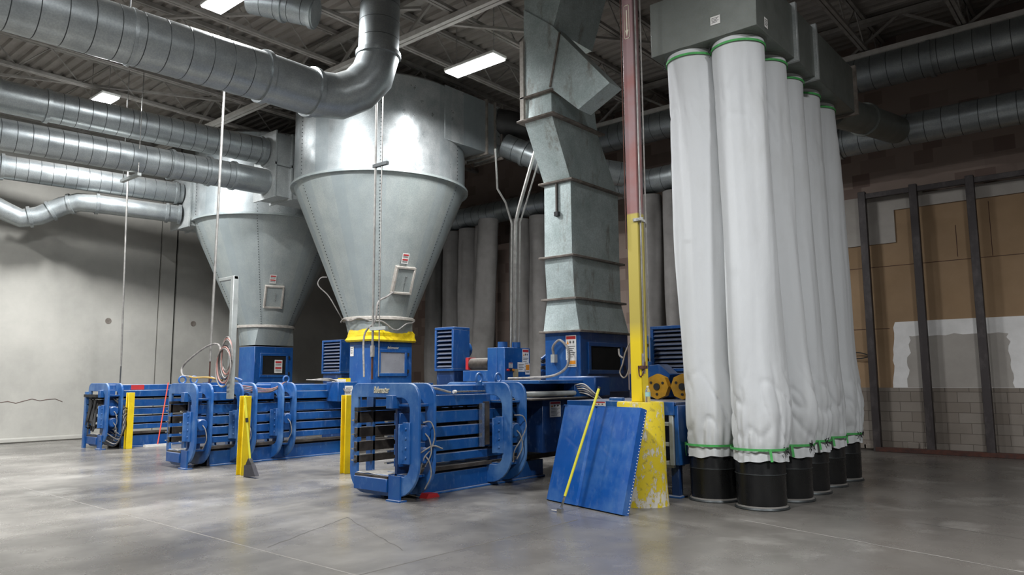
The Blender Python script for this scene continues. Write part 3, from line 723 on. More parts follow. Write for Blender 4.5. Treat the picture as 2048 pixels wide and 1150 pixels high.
# baler C details: control panel, chrome cylinder, hoses, side guard with a sign
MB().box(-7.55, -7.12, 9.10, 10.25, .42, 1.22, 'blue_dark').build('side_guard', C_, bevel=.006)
mb = MB(); label(mb, (-7.118, 9.28, 1.19), (0, 1, 0), (0, 0, -1), .28, .24, 'warn'); mb.build('warning_label', C_)
MB().tube([(-7.16, 8.72, 1.31), (-7.16, 10.0, 1.31)], .04, 'greytube', 16).build('hydraulic_cylinder', C_)
MB().box(-7.36, -7.14, 9.98, 10.2, 1.24, 1.48, 'blue').box(-7.5, -6.98, 8.66, 10.4, 1.22, 1.25, 'bare').build('cylinder_mount', C_, bevel=.008)
MB().box(-7.60, -6.85, 10.15, 10.6, 1.25, 1.58, 'blue').build('valve_block', C_, bevel=.02)
MB().box(-8.0, -7.1, 9.0, 10.4, 1.465, 1.52, 'blue').build('deck_plate', C_, bevel=.006)
mb = MB()
for k in range(5): mb.tube(smooth_path([(-7.14, 10.0 + .03 * k, 1.44 - .03 * k), (-7.0, 10.05 + .02 * k, 1.45 - .04 * k), (-6.85, 10.1 + .03 * k, 1.32 - .03 * k), (-6.75, 10.2, 1.20 - .01 * k)]), .011, 'hose' if k % 2 else 'dust', 6)
mb.build('hose_bundle', C_)
mb = MB().tube(smooth_path([(-7.85, 10.36, 1.95), (-7.84, 10.34, 2.1), (-7.68, 10.33, 2.2), (-7.5, 10.32, 2.02), (-7.52, 10.3, 1.75), (-7.75, 10.25, 1.60), (-8.1, 10.1, 1.56), (-8.5, 9.9, 1.55)]), .022, 'hose', 8)
mb.box(-7.89, -7.81, 10.33, 10.42, 1.82, 1.96, 'greytube'); mb.build('looped_conduit', C_)
mb = MB().tube(smooth_path([(-7.55, 6.98, 1.45), (-7.5, 7.2, 1.42), (-7.45, 7.45, 1.36)]), .016, 'hose', 6).tube([(-7.4, 7.5, 1.37), (-7.4, 8.1, 1.37)], .014, 'chrome', 6).tube([(-7.4, 7.45, 1.37), (-7.4, 7.5, 1.37)], .025, 'white', 8); mb.build('grease_line', C_)
mb = MB().tube(smooth_path([(-7.1, 6.6, 1.0), (-7.05, 6.69, 1.0), (-7.03, 6.74, .85), (-7.06, 6.72, .68), (-7.10, 6.62, .55), (-7.14, 6.58, .35)]), .009, 'hose', 6).tube(smooth_path([(-7.1, 6.55, .62), (-7.04, 6.72, .70), (-7.0, 6.85, .66)]), .01, 'hose', 6)
mb.tube(smooth_path([(-7.1, 8.4, 1.02), (-7.03, 8.52, 1.0), (-7.02, 8.58, .85), (-7.06, 8.5, .66), (-7.1, 8.4, .5), (-7.1, 8.38, .35)]), .009, 'hose', 6); mb.build('hose_loops', C_)
MB().box(-7.55, -7.40, 8.10, 8.20, .60, 1.22, 'bare').box(-7.44, -7.38, 8.02, 8.07, .58, 1.2, 'chrome').build('guide_bar', C_)
mb = MB().prism([(6.86, .0), (7.1, .0), (7.06, .05), (6.9, .06)], 'yz', -7.44, -7.3, 'red'); tag(mb.build('red_wheel_chock'), 'small dark red block on the floor beside the nearest baler', 'block')
mb = MB().prism([(-8.25, 1.32), (-7.62, 1.32), (-7.7, 1.22), (-7.95, 1.19), (-8.1, 1.12), (-8.2, 1.2)], 'xz', 7.5, 7.9, 'ink'); mb.build('inner_flap', C_)
# baler B details
MB().box(-13.12, -12.72, 9.45, 9.95, 1.1, 1.5, 'blue').box(-13.0, -12.75, 9.85, 10.1, .12, 1.2, 'blue').box(-13.0, -12.8, 9.87, 10.08, 0, .12, 'black').build('valve_cabinet', B_, bevel=.01)
mb = MB(); label(mb, (-12.718, 9.62, 1.42), (0, 1, 0), (0, 0, -1), .2, .2, 'plain'); mb.box(-13.0, -12.8, 9.5, 9.7, 1.5, 1.56, 'white').box(-13.1, -12.9, 9.72, 9.9, 1.5, 1.58, 'yellow'); mb.build('stickers', B_)
mb = MB()
for k in range(5): mb.tube(smooth_path([(-13.1, 9.1 - .04 * k, 1.55), (-12.95, 9.35, 1.57 - .01 * k), (-12.8, 9.5 + .04 * k, 1.5), (-12.7, 9.62 + .03 * k, 1.3)]), .012, 'hose', 6)
mb.build('hose_bundle', B_)
mb = MB()
for k in range(4): mb.tube(smooth_path([(-13.2, 7.2 + .1 * k, 1.5), (-12.95, 7.5, 1.44 - .03 * k), (-12.9, 8.0, 1.38 - .02 * k), (-13.05, 8.4, 1.5), (-13.2, 8.55, 1.52)]), .011, ('hose_pink', 'hose', 'hose_pink', 'hose_black')[k], 6)
mb.build('air_hoses', B_)
mb = MB()
for k in range(3): mb.tube([(-13.5, 7.05 + .22 * k, 1.46), (-13.45, 7.1 + .22 * k, 1.6), (-13.3, 7.2 + .22 * k, 1.54)], .03, 'blue', 8)
mb.box(-13.6, -13.3, 7.0, 7.9, 1.46, 1.51, 'blue'); mb.build('top_valves', B_)
# baler A details
mb = MB()
random.seed(3)
for k in range(16):
    x = -19.1 + .6 * random.random(); z = 1.15
    mb.bar((x, 7.04, z - .25 * random.random()), (x + random.uniform(-.12, .12), 6.98, .35 + .3 * random.random()), .05, .01, 'black')
mb.build('frayed_straps', A_)
MB().box(-19.2, -19.1, 7.0, 7.06, .0, 1.3, 'blue_frame').build('end_post', A_)
MB().box(-19.2, -18.5, 6.98, 7.06, 1.18, 1.24, 'black').build('end_bar', A_)
mb = MB().box(-18.48, -18.47, 7.75, 8.05, 1.34, 1.455, 'red'); mb.build('red_sticker', A_)
mb = MB()
for k in range(9):
    P = smooth_path([(-18.3, 7.05 + .05 * k, .2 + .05 * k), (-18.1, 7.3 + .03 * k, .08 + .05 * k), (-17.95 - .01 * k, 7.42, .45 + .06 * k), (-18.2, 7.5 + .02 * k, .85), (-18.35, 7.3, 1.15)]); mb.tube(P, .012, 'hose' if k % 2 else 'hose_black', 6)
mb.build('tangled_wires', A_)

# ---------------------------------------------------------------- rectangular exhaust stack on baler C
st = thing('exhaust_stack', 'stained rectangular sheet metal stack rising from the nearest baler to the roof', 'duct', (-7.7, 11.1, 2.35))
def q4(x0, x1, y0, y1, z): return [(x0, y0, z), (x1, y0, z), (x1, y1, z), (x0, y1, z)]
MB().loft(q4(-8.08, -7.3, 10.38, 11.97, 2.35), q4(-8.02, -7.42, 10.42, 11.9, 2.92), 'galv_stack', True).build('flared_base', st)
MB().loft(q4(-8.02, -7.42, 10.42, 11.9, 2.92), q4(-8.02, -7.42, 10.36, 11.88, 3.66), 'galv_stack', True).build('stack_section', st)
MB().loft(q4(-8.02, -7.42, 10.36, 11.88, 3.66), q4(-8.0, -7.42, 10.35, 11.88, 5.0), 'galv_stack', True).build('stack_section', st)
MB().loft(q4(-8.0, -7.42, 10.35, 11.88, 5.0), q4(-8.0, -7.40, 9.80, 11.2, 6.02), 'galv_stack', True).build('offset_section', st)
MB().loft(q4(-8.0, -7.40, 9.80, 11.2, 6.02), q4(-7.98, -7.42, 9.82, 11.15, 6.45), 'galv_stack', True).build('collar_section', st)
MB().prism([(-7.98, 6.45), (-7.98, 8.1), (-7.35, 7.60), (-6.21, 6.26), (-6.83, 5.97), (-7.36, 6.45)], 'xz', 9.78, 10.15, 'galv_stack').build('branch_section', st)
MB().loft(q4(-7.98, -7.35, 9.80, 11.0, 7.55), q4(-7.98, -6.85, 9.80, 11.0, 8.93), 'galv_stack', True).build('top_section', st)
for (x0, x1, y0, y1, z) in ((-8.10, -7.28, 10.36, 11.99, 2.35), (-8.06, -7.38, 10.38, 11.94, 2.92), (-8.06, -7.38, 10.32, 11.92, 3.66), (-8.04, -7.38, 10.31, 11.92, 5.0), (-8.06, -7.34, 9.74, 11.26, 6.02), (-8.02, -7.38, 9.78, 11.19, 6.45)):
    MB().box(x0 - .04, x1 + .04, y0 - .04, y1 + .04, z - .018, z + .018, 'flange').build('flange', st, bevel=.005)
MB().bar((-7.40, 9.77, 6.5), (-7.18, 9.77, 7.42), .03, .03, 'flange').build('brace_angle', st)
MB().box(-8.05, -7.97, 9.74, 9.80, 6.02, 7.5, 'dust').build('corner_angle', st)
MB().box(-7.72, -7.69, 10.30, 10.34, 4.45, 4.97, 'bare').box(-7.74, -7.66, 10.28, 10.35, 4.38, 4.46, 'black').build('level_switch', st)

# ---------------------------------------------------------------- tying machine right of baler C
D = thing('tying_machine', 'blue machine behind the leaning panel and the yellow column base, open rails at its side', 'machine', (-5.6, 9.6, 0))
MB().box(-6.45, -4.72, 8.84, 11.2, 1.19, 1.23, 'blue_dark').box(-6.45, -4.74, 8.82, 8.86, 1.06, 1.235, 'blue').build('top_plate', D, bevel=.006)
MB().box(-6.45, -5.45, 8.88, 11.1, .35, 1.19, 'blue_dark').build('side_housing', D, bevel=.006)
MB().box(-4.76, -4.70, 8.86, 9.35, .42, 1.19, 'blue').build('end_cabinet', D, bevel=.008)
mb = MB()
for z in (1.13, .92, .66, .42): mb.box(-5.4, -4.82, 8.84, 8.9, z, z + .05, 'greytube')
mb.box(-4.82, -4.765, 8.83, 8.9, .42, 1.18, 'greytube').box(-5.4, -4.8, 8.9, 9.2, .38, .42, 'greytube'); mb.build('rail_frame', D, bevel=.004)
MB().box(-4.87, -4.76, 8.95, 9.05, .0, .42, 'blue_dark').box(-4.94, -4.72, 8.88, 9.1, 0, .025, 'blue').build('leg', D, bevel=.004)
MB().box(-6.3, -6.1, 9.1, 9.3, .0, .36, 'blue_dark').build('leg', D)
mb = MB(); label(mb, (-5.98, 8.815, 1.225), (1, 0, 0), (0, 0, -1), .2, .14, 'warn'); mb.build('warning_label', D)
MB().box(-5.75, -5.55, 8.85, 8.95, 1.23, 1.28, 'blue').build('latch_block', D, bevel=.01)
MB().box(-6.3, -4.8, 10.3, 11.1, 1.23, 1.62, 'blue_dark').build('rear_cover', D, bevel=.01)
for x_, y_ in ((-5.47, 9.75), (-5.08, 9.78)):
    w = MB().tube([(x_, y_ - .05, 1.42), (x_, y_ + .05, 1.42)], .185, 'mustard', 8); w.tube([(x_, y_ - .07, 1.42), (x_, y_ - .05, 1.42)], .05, 'black', 12)
    for a in range(3): w.tube([(x_ + .11 * math.cos(a * 2.1 + .5), y_ - .06, 1.42 + .11 * math.sin(a * 2.1 + .5)), (x_ + .11 * math.cos(a * 2.1 + .5), y_ - .05, 1.42 + .11 * math.sin(a * 2.1 + .5))], .02, 'black', 8)
    w.build('yellow_cam_wheel', D)
MB().prism([(-6.0, 1.25), (-5.5, 1.25), (-5.42, 1.6), (-5.6, 1.75), (-6.0, 1.72)], 'xz', 10.0, 10.3, 'blue').build('wheel_cover', D, bevel=.01)
MB().tube([(-5.86, 10.0, 2.08), (-5.86, 10.12, 2.08)], .13, 'blue', 20).box(-5.99, -5.73, 10.0, 10.12, 1.78, 2.08, 'blue').tube([(-5.86, 10.0, 1.78), (-5.86, 10.12, 1.78)], .13, 'blue', 20).build('belt_cover', D, bevel=.02)

# louvred coolers
def cooler(x0, x1, y0, y1, z0, z1, lab, legs, face='y'):
    th = thing('louvred_cooler', lab, 'cooler', ((x0 + x1) / 2, (y0 + y1) / 2, 0), 'blue louvred coolers')
    t_ = .05
    mb = MB().box(x0, x1, y0, y1, z1 - t_, z1, 'blue').box(x0, x1, y0, y1, z0, z0 + t_, 'blue').box(x0, x0 + t_, y0, y1, z0 + t_, z1 - t_, 'blue').box(x1 - t_, x1, y0, y1, z0 + t_, z1 - t_, 'blue').box(x0 + t_, x1 - t_, y1 - .04, y1 - .01, z0 + t_, z1 - t_, 'void')
    mb.build('casing', th, bevel=.006)
    n = 9
    for k in range(n):
        z = z0 + t_ + (z1 - z0 - 2 * t_) * (k + .3) / n
        MB().hexa([(x0 + t_, y0 + .01, z - .005), (x1 - t_, y0 + .01, z - .005), (x1 - t_, y0 + .08, z + .04), (x0 + t_, y0 + .08, z + .04), (x0 + t_, y0 + .01, z + .003), (x1 - t_, y0 + .01, z + .003), (x1 - t_, y0 + .08, z + .048), (x0 + t_, y0 + .08, z + .048)], 'blue_dark').build('louvre_blade', th)
    MB().tube([((x0 + x1) / 2, y1, (z0 + z1) / 2), ((x0 + x1) / 2, y1 + .18, (z0 + z1) / 2)], .16, 'blue', 16).build('fan_motor', th)
    MB().box(x0 + .02, x1 - .02, y0 + .05, y1 - .02, legs, z0, 'blue_dark').build('stand', th)
    return th
cooler(-10.66, -10.14, 10.20, 10.66, 1.70, 2.55, 'blue louvred cooler box between the nearest collector outlet and the control cabinet', 0)
cooler(-16.2, -15.4, 11.5, 12.0, 1.70, 2.55, 'dark louvred cooler box in the shadow between the two collectors', 0)
cooler(-5.93, -5.05, 10.35, 10.8, 1.64, 2.35, 'blue louvred cooler box partly behind the first white filter bag', 1.62)
# motor beside the first cooler
mb = MB().tube([(-9.88, 10.45, 1.83), (-9.4, 10.45, 1.83)], .11, 'bare', 18).box(-9.95, -9.88, 10.34, 10.56, 1.72, 1.95, 'red').box(-9.98, -9.2, 10.3, 10.7, 1.5, 1.70, 'blue')
mb.box(-9.98, -9.2, 10.4, 10.6, 0, 1.5, 'blue_dark'); tag(mb.build('pump_motor', bevel=.005), 'dark electric motor with a red end, beside the control cabinet', 'motor')
# control cabinet with conduits
cb = thing('control_cabinet', 'blue control cabinet with warning stickers and push buttons in front of the grey bags', 'cabinet', (-8.9, 9.9, 0))
MB().box(-9.02, -8.80, 9.94, 10.5, 0, 2.10, 'blue').build('side_cabinet', cb, bevel=.006)
MB().box(-8.80, -8.62, 9.95, 10.66, .0, 2.10, 'blue').build('main_cabinet', cb, bevel=.006)
for x_, y_ in ((-8.75, 10.05), (-8.7, 10.35)): MB().tube([(x_, y_, 2.10), (x_, y_, 2.2)], .09, 'blue', 14).build('vent_cap', cb)
mb = MB(); label(mb, (-8.618, 10.44, 2.08), (0, 1, 0), (0, 0, -1), .18, .36, 'warn'); mb.build('warning_label', cb)
mb = MB(); label(mb, (-8.616, 10.30, 1.84), (0, 1, 0), (0, 0, -1), .2, .17, 'plain'); mb.build('paper_label', cb)
mb = MB(); label(mb, (-8.617, 10.52, 1.82), (0, 1, 0), (0, 0, -1), .12, .2, 'amber'); mb.build('amber_label', cb)
for k, m in enumerate(('red', 'black', 'orange')): MB().tube([(-8.62, 10.02 + .07 * k, 1.70), (-8.58, 10.02 + .07 * k, 1.70)], .022, m, 12).build('push_button', cb)
mb = MB(); label(mb, (-8.617, 10.06, 1.83), (0, 1, 0), (0, 0, -1), .1, .09, 'warn'); mb.box(-8.62, -8.60, 10.18, 10.3, 1.5, 1.72, 'brownbox'); mb.build('button_plate', cb)
mb = MB()
for x_, y_, a, b in ((-8.46, 9.98, (-8.40, 9.75, 4.45), (-8.55, 9.35, 5.2)), (-8.40, 10.02, (-8.33, 9.8, 4.5), (-7.95, 9.9, 5.5)), (-8.34, 10.06, (-8.27, 9.85, 4.5), (-7.92, 9.95, 5.45))):
    pass
tag(MB().tube([(-8.70, 10.22, 2.10), (-8.64, 10.2, 4.35), (-8.72, 10.12, 4.75), (-8.80, 9.98, 5.0), (-8.82, 9.95, 5.75)], .018, 'galv_pipe', 8).build('conduit_pipe'), 'thin conduit rising from the control cabinet and cranking left', 'conduit')
tag(MB().tube([(-8.68, 10.30, 2.10), (-8.62, 10.28, 4.40), (-8.54, 10.30, 4.70), (-8.14, 10.3, 5.72), (-8.08, 10.3, 5.9)], .032, 'galv_pipe', 10).build('conduit_pipe'), 'thick conduit rising from the control cabinet and leaning right to the stack', 'conduit')
tag(MB().tube([(-8.66, 10.40, 2.10), (-8.58, 10.36, 4.4), (-8.47, 10.38, 4.7), (-8.12, 10.4, 5.6)], .014, 'galv_pipe', 8).build('conduit_pipe'), 'thin conduit beside the thick leaning one above the cabinet', 'conduit')
mb = MB()
for k in range(5): mb.tube(smooth_path([(-8.5, 10.85, 1.9 - .05 * k), (-8.4, 11.0 + .05 * k, 2.0 - .1 * k), (-8.35, 11.2, 1.85 - .08 * k), (-8.2, 11.4, 1.9 - .05 * k)]), .03, 'hose_black' if k % 2 else 'blue', 6)
mb.box(-8.6, -8.3, 10.95, 11.5, 1.5, 1.75, 'blue_dark').box(-8.33, -8.3, 11.0, 11.12, 1.58, 1.72, 'white'); tag(mb.build('valve_manifold'), 'cluster of dark pipes and valves between the control cabinet and the stack', 'valves')

# ---------------------------------------------------------------- filter bags
def bag(name, lab, top, bot, ztop, zstrap, zend, rt, rm, seed, mat, group, bulge=0, lean=(0, 0), straps=True, r_end=.305, nth=64, nz=90):
    th = thing(name, lab, 'filter bag', (bot[0], bot[1], zend), group)
    rnd = random.Random(seed); ph = [rnd.uniform(0, 6.28) for _ in range(12)]
    vs = []; T = Vector(top); Bm = Vector(bot)
    dirb = Vector((rgt.x, rgt.y))
    for j in range(nz + 1):
        t_ = j / nz; z = ztop + (zend - ztop) * t_
        s = (z - zend) / (ztop - zend)
        c_ = T.lerp(Bm, 1 - s)
        hb = math.exp(-((z - (zstrap + .45)) / .45) ** 2)
        c_ = c_ + Vector(lean) * math.sin(math.pi * s) + Vector((.6, .3)) * bulge * hb
        base = rm
        if z > ztop - .5: base = rt + (rm - rt) * min(1, (ztop - z) / .5)
        pinch = 0
        if z < zstrap + .25: k = max(0, min(1, (z - zstrap) / .25)); base = r_end + (rm - r_end) * (k * k * (3 - 2 * k))
        base += bulge * .5 * hb
        fold = min(1, max(0, (ztop - z) / .6)) * min(1, max(.15, (z - zstrap) / .3))
        near = (math.exp(-max(0, z - zstrap) / .30) * min(1, max(.3, (z - zstrap) / .06))) if z > zstrap else .4
        for i in range(nth):
            a = 2 * math.pi * i / nth
            f = .020 * math.sin(3 * a + ph[0] + .35 * z) + .012 * math.sin(5 * a + ph[1] - .6 * z) + .010 * math.sin(2 * a + ph[2] + .9 * z)
            f += .026 * noise.noise(Vector((math.cos(a) * 1.5 + seed * 7, math.sin(a) * 1.5, z * .7))) + .012 * noise.noise(Vector((math.cos(a) * 4 + seed * 3, math.sin(a) * 4, z * .8)))
            wr = (1 - abs(noise.noise(Vector((math.cos(a) * 1.6 + seed + z * .9, math.sin(a) * 1.6 + z * 1.7, z * 2.2 + seed * 3)))) * 2.2)
            wr = max(0, wr) ** 5 * .03
            hi = math.exp(-((z - ztop + .9) / .5) ** 2) * .35
            low = hb * (wr + .004 * noise.noise(Vector((math.cos(a) * 2, math.sin(a) * 2 + seed, z * 4))))
            pl = near * .020 * math.sin(17 * a + ph[3] + 2 * math.sin(3 * a + ph[4]))
            r_ = base + f * fold - low - wr * hi + pl * (1 if straps else .3)
            if abs(z - zstrap) < .03: r_ -= .006
            if z < zstrap: r_ += .012 * abs(math.sin(7 * a + ph[5])) * (zstrap - z) / (zstrap - zend + .001)
            zz = z + (0.012 * math.sin(3 * a + ph[6]) + .008 * math.sin(8 * a + ph[7])) * (1 if j == nz else 0)
            vs.append((c_.x + r_ * math.cos(a), c_.y + r_ * math.sin(a), zz))
    mb = MB(); mb.add(vs, [(j * nth + i, (j + 1) * nth + i, (j + 1) * nth + (i + 1) % nth, j * nth + (i + 1) % nth) for j in range(nz) for i in range(nth)], mat)
    o = mb.build('fabric_sleeve', th); o.data.polygons.foreach_set('use_smooth', [True] * len(o.data.polygons))
    for e in o.data.edges: e.use_edge_sharp = False
    if straps:
        for nm, z, r_, c_ in (('top_strap', ztop - .07, rt + .012, T), ('bottom_strap', zstrap, r_end + .030, Bm)):
            m_ = MB(); prof = [(r_, z - .014), (r_ + .006, z - .014), (r_ + .006, z + .014), (r_, z + .014)]
            m_.lathe([(p[0], p[1]) for p in prof], (c_.x, c_.y, 0), 'strap', 48)
            if nm == 'bottom_strap':
                a = R(-35 - rnd.uniform(0, 30)) if seed != 1 else R(-160); px, py = c_.x + (r_ + .012) * math.cos(a), c_.y + (r_ + .012) * math.sin(a)
                m_.bar((px, py, z + .01), (px + .02, py - .01, z - rnd.uniform(.1, .18)), .03, .004, 'strap', (math.cos(a), math.sin(a), 0))
            m_.build(nm, th)
        for zc_, rr_, c_, a0 in ((ztop - .07, rt + .03, T, R(-150)), (zstrap, r_end + .04, Bm, R(-12))):
            if seed == 5 and zc_ == zstrap: continue
            m_ = MB()
            for q in range(9):
                a = a0 + rnd.uniform(-.22, .22); zz = zc_ + rnd.uniform(-.04, .03); a2 = a + rnd.uniform(-.12, .12)
                m_.tube([(c_.x + rr_ * math.cos(a), c_.y + rr_ * math.sin(a), zz), (c_.x + (rr_ + .015) * math.cos((a + a2) / 2), c_.y + (rr_ + .015) * math.sin((a + a2) / 2), zz + rnd.uniform(-.03, .03)), (c_.x + rr_ * math.cos(a2), c_.y + rr_ * math.sin(a2), zz + rnd.uniform(-.04, .04))], .005, 'black', 5)
            m_.build('tie_cord', th)
    return th
G1 = 'white filter bags under the header box'
bags = [((-4.30, 8.82), (-4.36, 9.12), 1, 'leftmost white filter bag in front of the open railed machine', .05),
        ((-3.67, 8.84), (-3.66, 8.93), 2, 'front corner white filter bag, wrinkled and sagging over its drum', .04),
        ((-3.68, 9.62), (-3.62, 9.72), 3, 'third white filter bag, just behind the front corner one', .07),
        ((-3.72, 10.38), (-3.66, 10.50), 4, 'white filter bag with black cord knotted round its top', .03),
        ((-3.73, 11.12), (-3.68, 11.29), 5, 'white filter bag second from the wall end of the row', .03),
        ((-3.74, 11.85), (-3.69, 12.08), 6, 'rearmost white filter bag, nearest the tan wall', .06)]
d0 = None
for (tp, bt, sd, lab, bl) in bags:
    bag('filter_bag', lab, tp, bt, 5.78, .70, .56, .325, .318, sd, 'cloth', G1, bl, (0, 0), nth=96, nz=150)
    dl = ['black drum under the leftmost filter bag', 'black drum under the wrinkled front corner bag, nearest the camera', 'black drum third from the left in the row', 'black drum fourth from the left in the row', 'black drum second from the right, dusty at its foot', 'rightmost and farthest black drum with a strip of tape'][sd - 1]
    if d0 is None:
        d0 = thing('drum', dl, 'drum', (bt[0], bt[1], 0), 'black plastic drums under the filter bags')
        x, y = bt
        MB().lathe([(.0, .0), (.27, .0), (.305, .012), (.305, .03), (.285, .045), (.29, .1), (.292, .40), (.296, .41), (.292, .42), (.292, .66), (.28, .72), (.0, .72)], (x, y, 0), 'drum', 48).build('drum_body', d0)
        MB().lathe([(.294, .403), (.2985, .405), (.2985, .411), (.294, .413)], (x, y, 0), 'seam', 48).build('seam_line', d0)
        MB().lathe([(.29, .0), (.315, .0), (.318, .012), (.308, .03), (.29, .03)], (x, y, 0), 'seam', 48).build('foot_rim', d0)
    else: q = copy_tree(d0, (bt[0], bt[1], 0)); q['label'] = dl
# header box
hd = thing('header_box', 'dark grey sheet metal header box that the white filter bags hang from', 'plenum', (-4, 10.3, 5.78))
MB().box(-4.72, -3.27, 8.48, 12.5, 5.80, 6.55, 'galv_head').build('box_body', hd, bevel=.005)
for y in (9.78, 10.6, 12.5): MB().box(-4.76, -3.22, y - .03, y + .03, 5.76, 6.59, 'flange' if y > 12 else 'galv').build('seam_angle', hd, bevel=.004)
for (tp, bt, sd, lab, bl) in bags: MB().lathe([(.315, 5.68), (.325, 5.785), (.36, 5.80)], (tp[0], tp[1], 0), 'galv_head', 40).build('bag_collar', hd)
mb = MB(); label(mb, (-3.86, 8.476, 6.08), (1, 0, 0), (0, 0, -1), .13, .11, 'plain'); mb.build('paper_label', hd)
mb = MB(); label(mb, (-3.266, 8.72, 5.99), (0, 1, 0), (0, 0, -1), .1, .13, 'plain'); mb.build('paper_label', hd)
duct('link_duct', 'short duct leaving the wall end of the header box toward the wall duct', [(-3.85, 12.5, 6.1), (-3.75, 13.0, 6.08), (-3.55, 14.2, 6.2), (-3.4, 15.75, 6.38)], .27, seams=(), collars=((0, .9), (1, .95)), mat='galv_head')
# dark back row of bags
xsb = [-16.71, -15.95, -15.27, -14.6, -13.9, -13.25, -12.55, -11.9, -9.07, -8.38]
for k, x in enumerate(xsb):
    r_ = .30; tilt = (-.35 if k == 4 else .0)
    lab = ['farthest left grey filter bag of the back row, in deep shadow', 'second grey back row bag from the left', 'third grey back row bag, behind the louvred cooler', 'fourth grey back row bag, just right of the cooler', 'grey back row bag hanging aslant, its foot swung left', 'grey back row bag left of the conduits above the cabinet', 'grey back row bag right of the conduits', 'grey back row bag beside the rectangular stack', 'half-lit back row bag just right of the yellow column', 'back row bag seen in the gap beside the first white bag'][k]
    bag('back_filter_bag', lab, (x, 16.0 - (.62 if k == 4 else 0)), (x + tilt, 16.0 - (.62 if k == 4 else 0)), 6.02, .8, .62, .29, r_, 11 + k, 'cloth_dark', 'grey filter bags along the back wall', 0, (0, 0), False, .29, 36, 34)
    if k == 0:
        e0 = thing('back_drum', 'dark drum under a bag in the back row', 'drum', (x, 16, 0), 'dark drums under the back row of bags'); MB().lathe([(0, 0), (.29, 0), (.29, .68), (0, .68)], (x, 16, 0), 'drum', 24).build('drum_body', e0)
    else: copy_tree(e0, (x + tilt, 16 - (.62 if k == 4 else 0), 0))

# ---------------------------------------------------------------- column, guard, things by it
gx, gy = -4.90, 8.26
gd = MB().lathe([(0, 0), (.325, 0), (.318, .03), (.30, .35), (.292, 1.235), (.285, 1.25), (0, 1.25)], (gx, gy, 0), 'guard', 56).build('column_guard')
tag(gd, 'chipped yellow round concrete guard at the foot of the red and yellow column', 'guard')
cl = thing('column', 'square steel column, yellow below and faded red above, standing in the round guard', 'column', (gx, gy, 0))
cxx, cyy = gx, gy
MB().box(cxx - .08, cxx + .08, cyy - .08, cyy + .08, 1.25, 8.9, 'column').build('shaft', cl, bevel=.006)
mb = MB().box(cxx + .07, cxx + .10, cyy - .06, cyy + .1, 3.55, 3.58, 'chrome').box(cxx + .02, cxx + .16, cyy - .1, cyy - .08, 3.54, 3.58, 'chrome').box(cxx + .06, cxx + .12, cyy - .1, cyy, 1.66, 1.70, 'rust').build('pipe_clamp', cl)
for dx, dy, r_, z0 in ((.105, -.05, .012, 1.75), (.135, .03, .010, 1.75), (-.09, -.095, .008, 3.2)):
    MB().tube([(cxx + dx, cyy + dy, z0), (cxx + dx, cyy + dy, 8.9)], r_, 'rust' if dx < 0 else 'galv_pipe', 6).build('conduit', cl)
mb = MB().tube(smooth_path([(cxx + .09, cyy - .03, 1.8), (cxx + .12, cyy - .06, 1.7), (cxx + .09, cyy - .09, 1.58), (cxx + .05, cyy - .09, 1.58), (cxx + .04, cyy - .09, 1.7)]), .008, 'rust', 6).box(cxx + .08, cxx + .11, cyy - .07, cyy - .04, 1.6, 1.85, 'hose'); mb.build('hook_hardware', cl)
# painted arrow sign on the column
mb = MB(); zz = 6.02; y_ = cyy - .082
for a in ((-.045, .035, 0, .01), (-.045, .035, .46, .47), (-.045, -.038, 0, .47), (.028, .035, 0, .47), (-.012, .004, .10, .4)):
    mb.box(cxx + a[0], cxx + a[1], y_ - .002, y_, zz + a[2], zz + a[3], 'letter')
mb.prism([(cxx - .03, zz + .12), (cxx + .022, zz + .12), (cxx - .004, zz + .03)], 'xz', y_ - .003, y_, 'letter'); mb.build('arrow_sign', cl)
mb = MB().tube(smooth_path([(cxx - .09, cyy - .04, 2.02), (cxx - .16, cyy - .06, 1.88), (cxx - .2, cyy - .08, 1.72), (cxx - .24, cyy - .08, 1.62), (cxx - .18, cyy - .09, 1.55), (cxx - .12, cyy - .08, 1.62), (cxx - .085, cyy - .06, 1.85)]), .009, 'flange', 6)
mb.tube(smooth_path([(cxx - .19, cyy - .08, 1.8), (cxx - .24, cyy - .08, 1.84), (cxx - .25, cyy - .08, 1.92)]), .012, 'hose', 6); tag(mb.build('rope_hook'), 'dirty cord and hook hanging at the left side of the yellow column', 'cord')
# bottle
bx, by = -4.72, 8.14
bt = thing('water_bottle', 'small clear water bottle standing on the round yellow guard beside the column', 'bottle', (bx, by, 1.25))
MB().lathe([(0, 0), (.030, 0), (.033, .01), (.031, .06), (.033, .08), (.033, .13), (.026, .155), (.013, .178), (.013, .185), (0, .185)], (bx, by, 1.25), 'clear', 24).build('bottle_body', bt)
MB().lathe([(.0335, .07), (.0338, .072), (.0338, .12), (.0335, .122)], (bx, by, 1.25), 'bottle_label', 24).build('bottle_label', bt) if 'bottle_label' in M else MB().lathe([(.0335, .07), (.0338, .072), (.0338, .12), (.0335, .122)], (bx, by, 1.25), 'greytube', 24).build('bottle_label', bt)
MB().lathe([(0, .183), (.0145, .183), (.0145, .20), (0, .20)], (bx, by, 1.25), 'white', 16).build('cap', bt)
